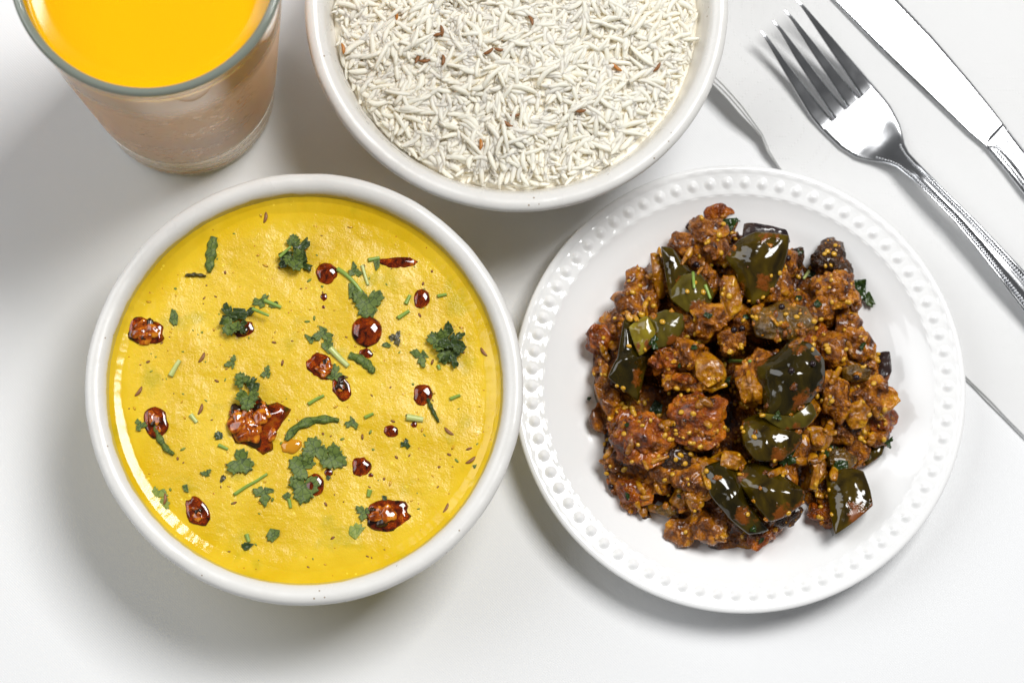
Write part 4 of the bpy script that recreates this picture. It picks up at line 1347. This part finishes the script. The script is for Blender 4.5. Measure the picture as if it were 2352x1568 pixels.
# herbs in the curry
CURRY_FLAT = lambda z: (lambda x, y: np.full(np.shape(x), z))
for i, (zx, zy, s, a, kind, lab) in enumerate([
        (712, 235, 84, 300, 'torn', 'dark wilted leaf at the top right of the curry peak'), (738, 215, 34, 40, 'lobed', 'pointed leaf tip at the top of the curry peak'),
        (940, 330, 28, 60, 'lobed', 'small leaf on the dark crumb between the two peaks'), (978, 405, 40, 20, 'torn', 'green leaf fold below the upper right peak'),
        (1140, 448, 104, 300, 'torn', 'dark curry leaf sticking out on the upper right'), (1168, 484, 70, 330, 'torn', 'bright green tip of the leaf on the upper right'),
        (1000, 500, 42, 350, 'torn', 'dark leaf right of the round olive piece'), (935, 480, 36, 330, 'torn', 'small dark leaf above the round olive piece'),
        (640, 540, 44, 330, 'torn', 'dark leaf scrap in the upper middle gap'), (470, 845, 90, 280, 'torn', 'large dark wilted leaf in the left hollow'),
        (455, 628, 52, 10, 'lobed', 'green leaf under the yellow-green cube'), (700, 755, 40, 20, 'lobed', 'bright green leaf bit in the centre'),
        (590, 645, 32, 330, 'torn', 'small wet leaf on the left middle chunk'), (545, 705, 28, 60, 'torn', 'small leaf scrap in the left middle'),
        (370, 900, 26, 90, 'torn', 'little green scrap on the left side of the heap'), (372, 1133, 36, 60, 'torn', 'flat green scrap at the lower left'),
        (548, 1138, 30, 80, 'torn', 'small dark leaf in the lower left gap'), (905, 1010, 90, 30, 'lobed', 'wet leaf left of the long twisted leaf'),
        (1045, 985, 100, 330, 'torn', 'upper part of the twisted wet leaf at the lower right'), (1075, 1035, 90, 290, 'torn', 'lower part of the twisted wet leaf at the lower right'),
        (785, 1245, 34, 20, 'torn', 'dark leaf under the pair of dark pieces'), (815, 1282, 34, 10, 'torn', 'flat leaf at the bottom edge of the heap'),
        (1235, 958, 40, 10, 'lobed', 'leaf tuft poking out at the right edge'), (1150, 640, 38, 290, 'torn', 'leaf edge on the right side of the heap'),
        (870, 872, 36, 0, 'lobed', 'curly green sprig below the biggest dark piece'), (765, 545, 30, 90, 'torn', 'small dark leaf left of the olive piece'),
        (245, 815, 24, 40, 'torn', 'tiny dark leaf at the left edge')]):
    px, py = ZP(zx, zy)
    h = on_curry(px, py)
    z = h[0].z if h[0] is not None else 0.009
    z = max(z, 0.0075)
    c = P(px, py, z + 0.0006)
    me = leaf_mesh(kind, s * 0.000112, a, c, 700 + i, None, curl=0.45, surf=CURRY_FLAT(c[2]), up=0.0002)
    bright = 'bright' in lab or 'curly' in lab
    o = link('cooked_leaf', me, MAT['coriander_dark'] if bright else MAT['cooked_herb'], loc=c, rot=None)
    tag(o, lab, 'herb', 'cooked leaves in the curry')
    if h[0] is not None and 0.3 < abs(h[1].z):
        nrm = h[1] if h[1].z > 0 else -h[1]
        nrm = (nrm + Vector((0, 0, 0.8))).normalized()
        o.rotation_euler = nrm.to_track_quat('Z', 'Y').to_euler()
for pts, m, lab in [([(590, 398), (592, 425), (594, 450)], 'stem', 'short green stem standing on the translucent flesh'), ([(630, 438), (648, 484)], 'stem', 'green stem left of the long middle chunk'),
                    ([(975, 392), (955, 418)], 'stem_pale', 'pale stem below the upper right peak'), ([(708, 690), (780, 690)], 'stem', 'thin green stem in the middle of the heap')]:
    def zf(x, y, up):
        h = on_curry(x, y)
        return P(x, y, (h[0].z if h[0] is not None else 0.01) + up)
    stem_obj('cooked_sprig', [ZP(*q) for q in pts], 0.0006, MAT[m], lab, 'herb', 'cooked stems in the curry', zfun=zf, up=0.0007)
# oil beads that ran onto the plate
for zx, zy, a, b, lab in [(1182, 1140, 13, 18, 'orange oil droplet beside the square green piece'), (1172, 1075, 9, 22, 'orange oil smear above the droplet at the right'), (475, 1208, 34, 7, 'thin red oil smear at the lower left edge of the heap')]:
    c = P(*ZP(zx, zy), 0.0058)
    tag(link('oil_droplet', drop_mesh(a * 0.000106, b * 0.000106, 5, 33, 0.15, 0.22), MAT['curry_oil'], loc=c), lab, 'oil drop')

# ------------------------------------------------------------------ tumbler of mango drink
GH = 0.147
GC = np.array([-0.1150, 0.0903])
ro, rt = 0.0311, 0.0419


def rg(z): return ro + (rt - ro) * z / GH


prof = [(0.0, 0.0015), (0.022, 0.0015), (0.0265, 0.0012), (0.0285, 0.0), (0.0302, 0.0006), (0.0312, 0.0022), (0.0315, 0.0050), (0.0316, 0.0090), (rg(0.0125) + 0.0001, 0.0125)]
prof += [(rg(z), z) for z in np.linspace(0.019, 0.1440, 26)]
prof += [(rt + 0.0001, 0.1455), (rt - 0.0003, 0.1466), (rt - 0.0011, 0.1471), (rt - 0.0020, 0.1467), (rt - 0.0025, 0.1456), (rt - 0.0026, 0.1440)]
prof += [(rg(z) - 0.0027, z) for z in np.linspace(0.138, 0.0280, 20)]
prof += [(rg(0.024) - 0.0036, 0.0241), (rg(0.022) - 0.0070, 0.0223), (0.018, 0.0217), (0.0, 0.0216)]
v, q = lathe(catmull(np.array(prof), 170), 160)
v[:, :2] = np.where(np.abs(v[:, :2]) < 1e-9, 0, v[:, :2])
tum = empty('tumbler', (GC[0], GC[1], 0))
link('glass_body', fast_mesh('glass_body', v, q), MAT['glass'], tum)
tag(tum, 'tall clear glass tumbler fogged with condensation at the upper left', 'glass')
LZ = GH - 0.0118
for r0_, z0_, m0_ in ((0.0298, 0.0022, 0.0011), (0.0304, 0.0105, 0.0011), (0.0306, 0.0175, 0.0008)):
    pts_ = [((r0_ + m0_ * math.cos(w_)), z0_ + m0_ * 1.2 * math.sin(w_)) for w_ in np.linspace(0, 2 * PI, 15)]
    v, q = lathe(np.array(pts_), 120)
    link('foot_glint_ring', fast_mesh('foot_glint_ring', v, q), MAT['foot'], tum)
pts_ = [(rt - 0.00125 + 0.00145 * math.cos(w_), 0.1458 + 0.0014 * math.sin(w_)) for w_ in np.linspace(0, 2 * PI, 21)]
v, q = lathe(np.array(pts_), 160)
link('rim', fast_mesh('rim', v, q), MAT['glass_rim'], tum)
e = 0.0003
dp = [(0.0, 0.0213), (0.018, 0.0214), (rg(0.022) - 0.0070 + e, 0.0220), (rg(0.024) - 0.0036 + e, 0.0239)] + [(rg(z) - 0.0027 + e, z) for z in np.linspace(0.0282, LZ, 40)]
rs_ = rg(LZ) - 0.0027 + e
dp += [(rs_ - 0.0002, LZ + 0.0003), (rs_ - 0.0007, LZ - 0.0002), (rs_ - 0.0014, LZ - 0.0005), (rs_ - 0.0030, LZ - 0.00095), (rs_ - 0.0046, LZ - 0.00135), (rs_ - 0.0054, LZ - 0.00148), (rs_ - 0.0066, LZ - 0.00155), (0.020, LZ - 0.00155), (0.0, LZ - 0.00155)]
v, q = lathe(np.array(dp), 160)
tag(link('mango_lassi', fast_mesh('mango_lassi', v, q), MAT['mango'], loc=(GC[0], GC[1], 0)), 'opaque bright orange-yellow mango drink filling the tumbler', 'drink')

# ------------------------------------------------------------------ napkin
NAP = [(1470, -330), (1560, 95), (1640, 196), (1700, 262), (1747, 318), (1763, 352), (1788, 388), (1900, 514), (2010, 640), (2110, 752), (2218, 868), (2352, 1003), (2480, 1130), (2760, 1400), (2760, -330)]


def ext(poly_, z0, th, seed, fray=0.0):
    w = np.array([P(a, b, z0 + th)[:2] for a, b in poly_])
    pts = []
    for i in range(len(w)):
        a, b = w[i], w[(i + 1) % len(w)]
        for k in range(14): pts.append(a + (b - a) * k / 14)
    w = np.array(pts)
    w += fray * np.stack([vnoise(w * 90, seed), vnoise(w * 90 + 7, seed + 1)], 1)
    c = np.array([P(2250, 300, z0)[0], P(2250, 300, z0)[1]])
    rings = 46
    V = []
    n = len(w)
    kc_ = P(1660, 215, 0)[:2]

    def lift(p): return (0.0075 + 0.25 * z0) * np.exp(-((np.hypot(p[:, 0] - kc_[0], p[:, 1] - kc_[1])) / 0.026) ** 2) * 1.0
    for i in range(rings + 1):
        s = 1 - (1 - i / rings) ** 1.7
        p = c + (w - c) * s
        z = lift(p) + z0 + th + 0.0003 * fbm(p * 22, 2, 61) * min(1, 1.2 - s)
        if i == rings: z = z - th * 0.15
        V.append(np.c_[p - c, z])
    V.append(np.c_[(w - c) * 1.0012, lift(w) + z0 + th * 0.5])
    V.append(np.c_[(w - c), lift(w) + z0])
    return np.concatenate(V), grid_quads(rings + 3, n), c


nap = empty('paper_napkin', (*P(2250, 300, 0)[:2], 0.0))
tag(nap, 'folded white paper napkin under the fork and knife', 'napkin')
LAY = 3
for k in range(LAY):
    d = (LAY - 1 - k)
    pl = []
    for i, (a, b) in enumerate(NAP):
        dd = d * (7.0 if i in (1, 2) else 5.0 if i == 3 else 1.5 if i == 4 else 0.8 if i >= 9 and i <= 13 else 0.4)
        pl.append((a - dd * 0.7, b + dd * 0.7))
    V_, q_, c_ = ext(pl, 0.0002 + k * 0.00050, 0.00046, 60 + k, 0.0004)
    link('napkin_layer', fast_mesh('napkin_layer', V_, q_), MAT['paper'], nap)
NZ = 0.0002 + LAY * 0.00050

# ------------------------------------------------------------------ fork
FA = np.array([0.655, 0.755]); FN = np.array([0.755, -0.655])


def fxy(s, n):
    # inverse of s = .655x + .755y ; n = .755x - .655y
    det = -(0.655 ** 2 + 0.755 ** 2)
    return (-0.655 * s - 0.755 * n) / det, (-0.755 * s + 0.655 * n) / det


FZ = ([1195, 1260, 1330, 1400, 1452, 1490, 1545, 1590, 1635, 1690, 1760, 1860, 1980, 2100, 2260], [0.0170, 0.0140, 0.0103, 0.0069, 0.0047, 0.0040, 0.0038, 0.0046, 0.0072, 0.0096, 0.0106, 0.0106, 0.0096, 0.0076, 0.0048])
NLs = ([1424, 1455, 1482, 1521.7, 1561, 1583, 1605, 1622, 1639, 1687.8, 1750, 1814.4, 1900, 2082.6, 2260], [1228.4, 1227.2, 1229.1, 1233.1, 1246.2, 1262, 1280.1, 1293, 1302, 1311.1, 1316.7, 1320.6, 1318, 1305.5, 1293])
NRs = ([1408.3, 1467.6, 1497, 1523.7, 1550.4, 1567.8, 1589, 1611.7, 1632.6, 1660, 1756.7, 1850, 2008.7, 2260], [1387.2, 1386.9, 1386.7, 1385.1, 1379, 1374.6, 1364.6, 1352.4, 1347, 1348, 1353.7, 1361.9, 1369.7, 1381])


_fs = np.linspace(1195, 2260, 400)
_fzv = np.interp(_fs, *FZ)
_kern = np.hanning(17); _kern /= _kern.sum()
_fzv = np.convolve(np.pad(_fzv, 8, mode='edge'), _kern, 'valid')


def fz(s): return float(np.interp(s, _fs, _fzv)) + NZ - 0.0026


def sweep_obj(name, secs, cols, top, thick, parent, mat, front=False, back=False, pw=10):
    """closed tube of cross-sections; front / back close an end with a face of its own"""
    V = []
    for s, nl, nr_ in secs:
        z = fz(s)
        ring = []
        for sd in (1, -1):
            for k in (range(cols) if sd == 1 else range(cols - 2, 0, -1)):
                u = -math.cos(k / (cols - 1) * PI) * 0.35 + (k / (cols - 1) * 2 - 1) * 0.65
                x, y = fxy(s, nl + (nr_ - nl) * (u + 1) / 2)
                th = thick(s) * (1 - min(1, abs(u)) ** pw) ** 0.5
                ring.append(P(x, y, z + top(s, u) + sd * th * 0.5))
        V.append(np.array(ring))
    nc = len(V[0])
    faces = [tuple(int(i) for i in r) for r in grid_quads(len(V), nc)]
    n0 = len(V) * nc
    VV = np.concatenate(V)
    if front:
        VV = np.concatenate([VV, V[0]]); faces.append(tuple(range(n0, n0 + nc))[::-1]); n0 += nc
    if back:
        VV = np.concatenate([VV, V[-1]]); faces.append(tuple(range(n0, n0 + nc)))
    return link(name, mesh_of(name, VV - np.array(parent.location), faces), mat, parent)


fork = empty('fork', P(2000, 290, 0))
fork.location[2] = NZ
tag(fork, 'stainless steel fork with beaded handle lying on the napkin beside the plate', 'fork')
span = lambda s: 1.0


def head_top(s, u):
    w = np.interp(s, [1200, 1420, 1500, 1580, 1634, 1700], [0.0, 0.0003, 0.0006, 0.0006, 0.0, 0.0])
    return w * (u * u - 0.5)


def un(s, n):          # where n falls across the head, for the hollow of the tines
    l = np.interp(s, [1200, 1424], [1270, 1228.4]); r = 1387
    return (n - l) / (r - l) * 2 - 1


ss = np.concatenate([np.linspace(1464, 1640, 34)])
secs = [(s, np.interp(s, *NLs), np.interp(s, *NRs)) for s in ss]
sweep_obj('head', secs, 25, head_top, lambda s: 0.0014, fork, MAT['steel'], front=True)
TN = [  # left edge knots, right edge knots
    ([1200, 1230, 1343, 1387, 1424, 1464], [1270.5, 1265, 1243.3, 1235, 1228.6, 1227.6], [1200, 1225, 1300, 1400, 1445, 1464], [1275.5, 1275.5, 1269.5, 1264.5, 1262.5, 1265.0]),
    ([1200, 1225, 1300, 1400, 1448, 1464], [1306.2, 1305, 1290, 1275.5, 1268.5, 1266.2], [1200, 1225, 1300, 1400, 1445, 1464], [1311.5, 1313, 1309.0, 1303.5, 1302.3, 1304.8]),
    ([1200, 1225, 1300, 1400, 1448, 1464], [1342.3, 1341.2, 1330, 1316, 1308.3, 1306.0], [1200, 1225, 1300, 1400, 1445, 1464], [1347.6, 1349.5, 1347.5, 1343.5, 1342.3, 1344.8]),
    ([1200, 1225, 1300, 1400, 1448, 1464], [1379.2, 1377.5, 1368, 1355.5, 1349.0, 1346.2], [1200, 1225, 1300, 1400, 1445, 1464], [1384.6, 1386.3, 1387, 1387.2, 1387, 1386.9]),
]
for a, b, c_, d_ in TN:
    secs = [(s, float(np.interp(s, a, b)), float(np.interp(s, c_, d_))) for s in np.linspace(1200, 1464, 30)]
    mid = lambda s, u, a=a, b=b, c_=c_, d_=d_: head_top(s, np.clip(un(s, np.interp(s, a, b) * (1 - u) / 2 + np.interp(s, c_, d_) * (1 + u) / 2), -1, 1)) - 0.0
    sweep_obj('tine', secs, 9, mid, lambda s: 0.0014 * np.interp(s, [1200, 1215], [0.5, 1]), fork, MAT['steel'], front=True, pw=16)


def hprof(s, u):
    k = np.interp(s, [1642, 1720], [0, 1])
    return k * (0.00022 * math.exp(-((abs(u) - 0.86) / 0.12) ** 2) + 0.00022 * math.exp(-(u / 0.22) ** 4) - 0.0001 - 0.00022 * math.exp(-((abs(u) - 0.54) / 0.14) ** 4))


secs = [(s, np.interp(s, *NLs), np.interp(s, *NRs)) for s in np.linspace(1640, 2258, 70)]
sweep_obj('handle', secs, 33, hprof, lambda s: float(np.interp(s, [1640, 1720], [0.0014, 0.0020])), fork, MAT['steel'], back=True)
parts = []
bv1, bf1 = ICO[1]
for sgn, s0 in ((-1, 1592), (1, 1606)):
    s = s0
    while s < 2250:
        l, r = np.interp(s, *NLs), np.interp(s, *NRs)
        k = np.interp(s, [1590, 1660, 1720], [0.70, 0.56, 0.52])
        u = sgn * k
        x, y = fxy(s, l + (r - l) * (u + 1) / 2)
        z = fz(s) + head_top(s, u) + (0.0011 if s > 1640 else 0.0007)
        p = P(x, y, z)
        rb = 0.00047 * np.interp(s, [1600, 1800, 2200], [0.9, 1.0, 1.35])
        parts.append((bv1 * rb + p - np.array(fork.location), bf1))
        s += 6.3 * np.interp(s, [1600, 1800, 2200], [0.9, 1.0, 1.3])
vv, ff = join(parts)
o = link('handle_beading', mesh_of('handle_beading', vv, ff), MAT['steel_satin'], fork)
o['kind'] = 'stuff'

# ------------------------------------------------------------------ knife
knife = empty('table_knife', P(2150, 180, 0))
knife.location[2] = NZ
tag(knife, 'stainless steel table knife with serrated tip lying right of the fork', 'knife')


def kxy(s, n):
    det = -(0.716 ** 2 + 0.698 ** 2)
    return (-0.716 * s - 0.698 * n) / det, (-0.698 * s + 0.716 * n) / det


KL = ([900, 930, 1000, 1366, 1514, 1809, 1830, 1862], [1372, 1352, 1336, 1332.3, 1329.9, 1332.5, 1334.5, 1337])
KR = ([900, 930, 1000, 1200, 1476, 1574, 1640, 1720, 1804, 1862], [1380, 1408, 1428, 1442, 1439.3, 1435.6, 1430, 1422.5, 1412.5, 1403.3])
HL = ([1850, 1930, 1998, 2150, 2400, 2700, 2760], [1337, 1329, 1319.5, 1310, 1300, 1292, 1310])
HR = ([1850, 1924, 1998, 2150, 2400, 2700, 2760], [1404.5, 1395.4, 1388, 1386, 1394, 1404, 1386])
rings_ = []
cols = 15
for s in np.concatenate([np.linspace(900, 1000, 10), np.arange(1003, 1580, 3.2), np.linspace(1584, 1862, 30)]):
    l, r = np.interp(s, *KL), np.interp(s, *KR)
    if s < 1578: r -= 1.8 * abs(((s / 12.8) % 1.0) * 2 - 1) * (1 if s > 960 else 0)
    ring = []
    z = NZ + np.interp(s, [900, 1400, 1862], [0.0004, 0.0008, 0.0018])
    for side in (1, -1):
        rg_ = range(cols) if side == 1 else range(cols - 2, 0, -1)
        for k in rg_:
            u = k / (cols - 1)
            x, y = kxy(s, l + (r - l) * u)
            th = 0.0007 * (1 - 0.75 * u) * (1 if 0 < k else 0.5)
            if k == cols - 1: th = 0.0001
            ring.append(P(x, y, z + side * th / 2))
    rings_.append(np.array(ring))
kc = np.array(knife.location)
q = grid_quads(len(rings_), len(rings_[0]))
o = link('blade', fast_mesh('blade', np.concatenate(rings_) - kc, q), MAT['steel'], knife)
rings_ = []
cols = 25
for s in np.linspace(1846, 2760, 120):
    l, r = np.interp(s, *HL), np.interp(s, *HR)
    z = NZ + np.interp(s, [1846, 1900, 2700], [0.0018, 0.0019, 0.0022])
    grow = np.interp(s, [1846, 1900, 1990], [0.08, 0.42, 0.75])
    ring = []
    for side in (1, -1):
        for k in (range(cols) if side == 1 else range(cols - 2, 0, -1)):
            u = k / (cols - 1) * 2 - 1
            x, y = kxy(s, l + (r - l) * (u + 1) / 2)
            th = 0.0027 * grow * (1 - abs(u) ** 4) ** 0.5
            zt = z + side * th
            if side == 1:
                # two long sunken leaf panels either side of a raised middle
                e0 = np.interp(s, [1855, 1885, 1930], [0.0, 0.6, 1.0])
                zt -= 0.00020 * e0 * math.exp(-((abs(u) - 0.50) / 0.20) ** 4)
                zt += 0.00008 * e0 * math.exp(-((abs(u) - 0.50) / 0.07) ** 2)
            ring.append(P(x, y, zt))
    rings_.append(np.array(ring))
V_ = np.concatenate(rings_) - kc
nc = len(rings_[0])
faces = [tuple(int(i) for i in r) for r in grid_quads(len(rings_), nc)] + [tuple(range(nc))[::-1], tuple((len(rings_) - 1) * nc + k for k in range(nc))]
link('handle', mesh_of('handle', V_, faces), MAT['steel'], knife)
parts = []
for sgn in (-1, 1):
    s = 1884
    while s < 2700:
        l, r = np.interp(s, *HL), np.interp(s, *HR)
        for uu in (0.50,):
            x, y = kxy(s, l + (r - l) * (sgn * uu + 1) / 2)
            parts.append((bv1 * 0.00042 + P(x, y, NZ + 0.0020 + np.interp(s, [1884, 1990], [0.0012, 0.0021])) - kc, bf1))
        s += 7.0
vv, ff = join(parts)
o = link('handle_beading', mesh_of('handle_beading', vv, ff), MAT['steel_satin'], knife)
o['kind'] = 'stuff'

for pts in ([(2262, 339), (2275, 336), (2288, 338), (2313, 357), (2336, 383), (2352, 401), (2420, 480), (2560, 640)], [(2314, 296), (2310, 309), (2312, 326), (2323, 346), (2352, 381), (2420, 462), (2560, 622)]):
    w = catmull([P(a, b, NZ + 0.0019 + float(np.interp(a, [2262, 2360], [0.0009, 0.0021]))) - kc for a, b in pts], 50)
    v, f = tube(w, 0.00020, 6)
    link('panel_rim', mesh_of('panel_rim', v, f), MAT['steel'], knife)
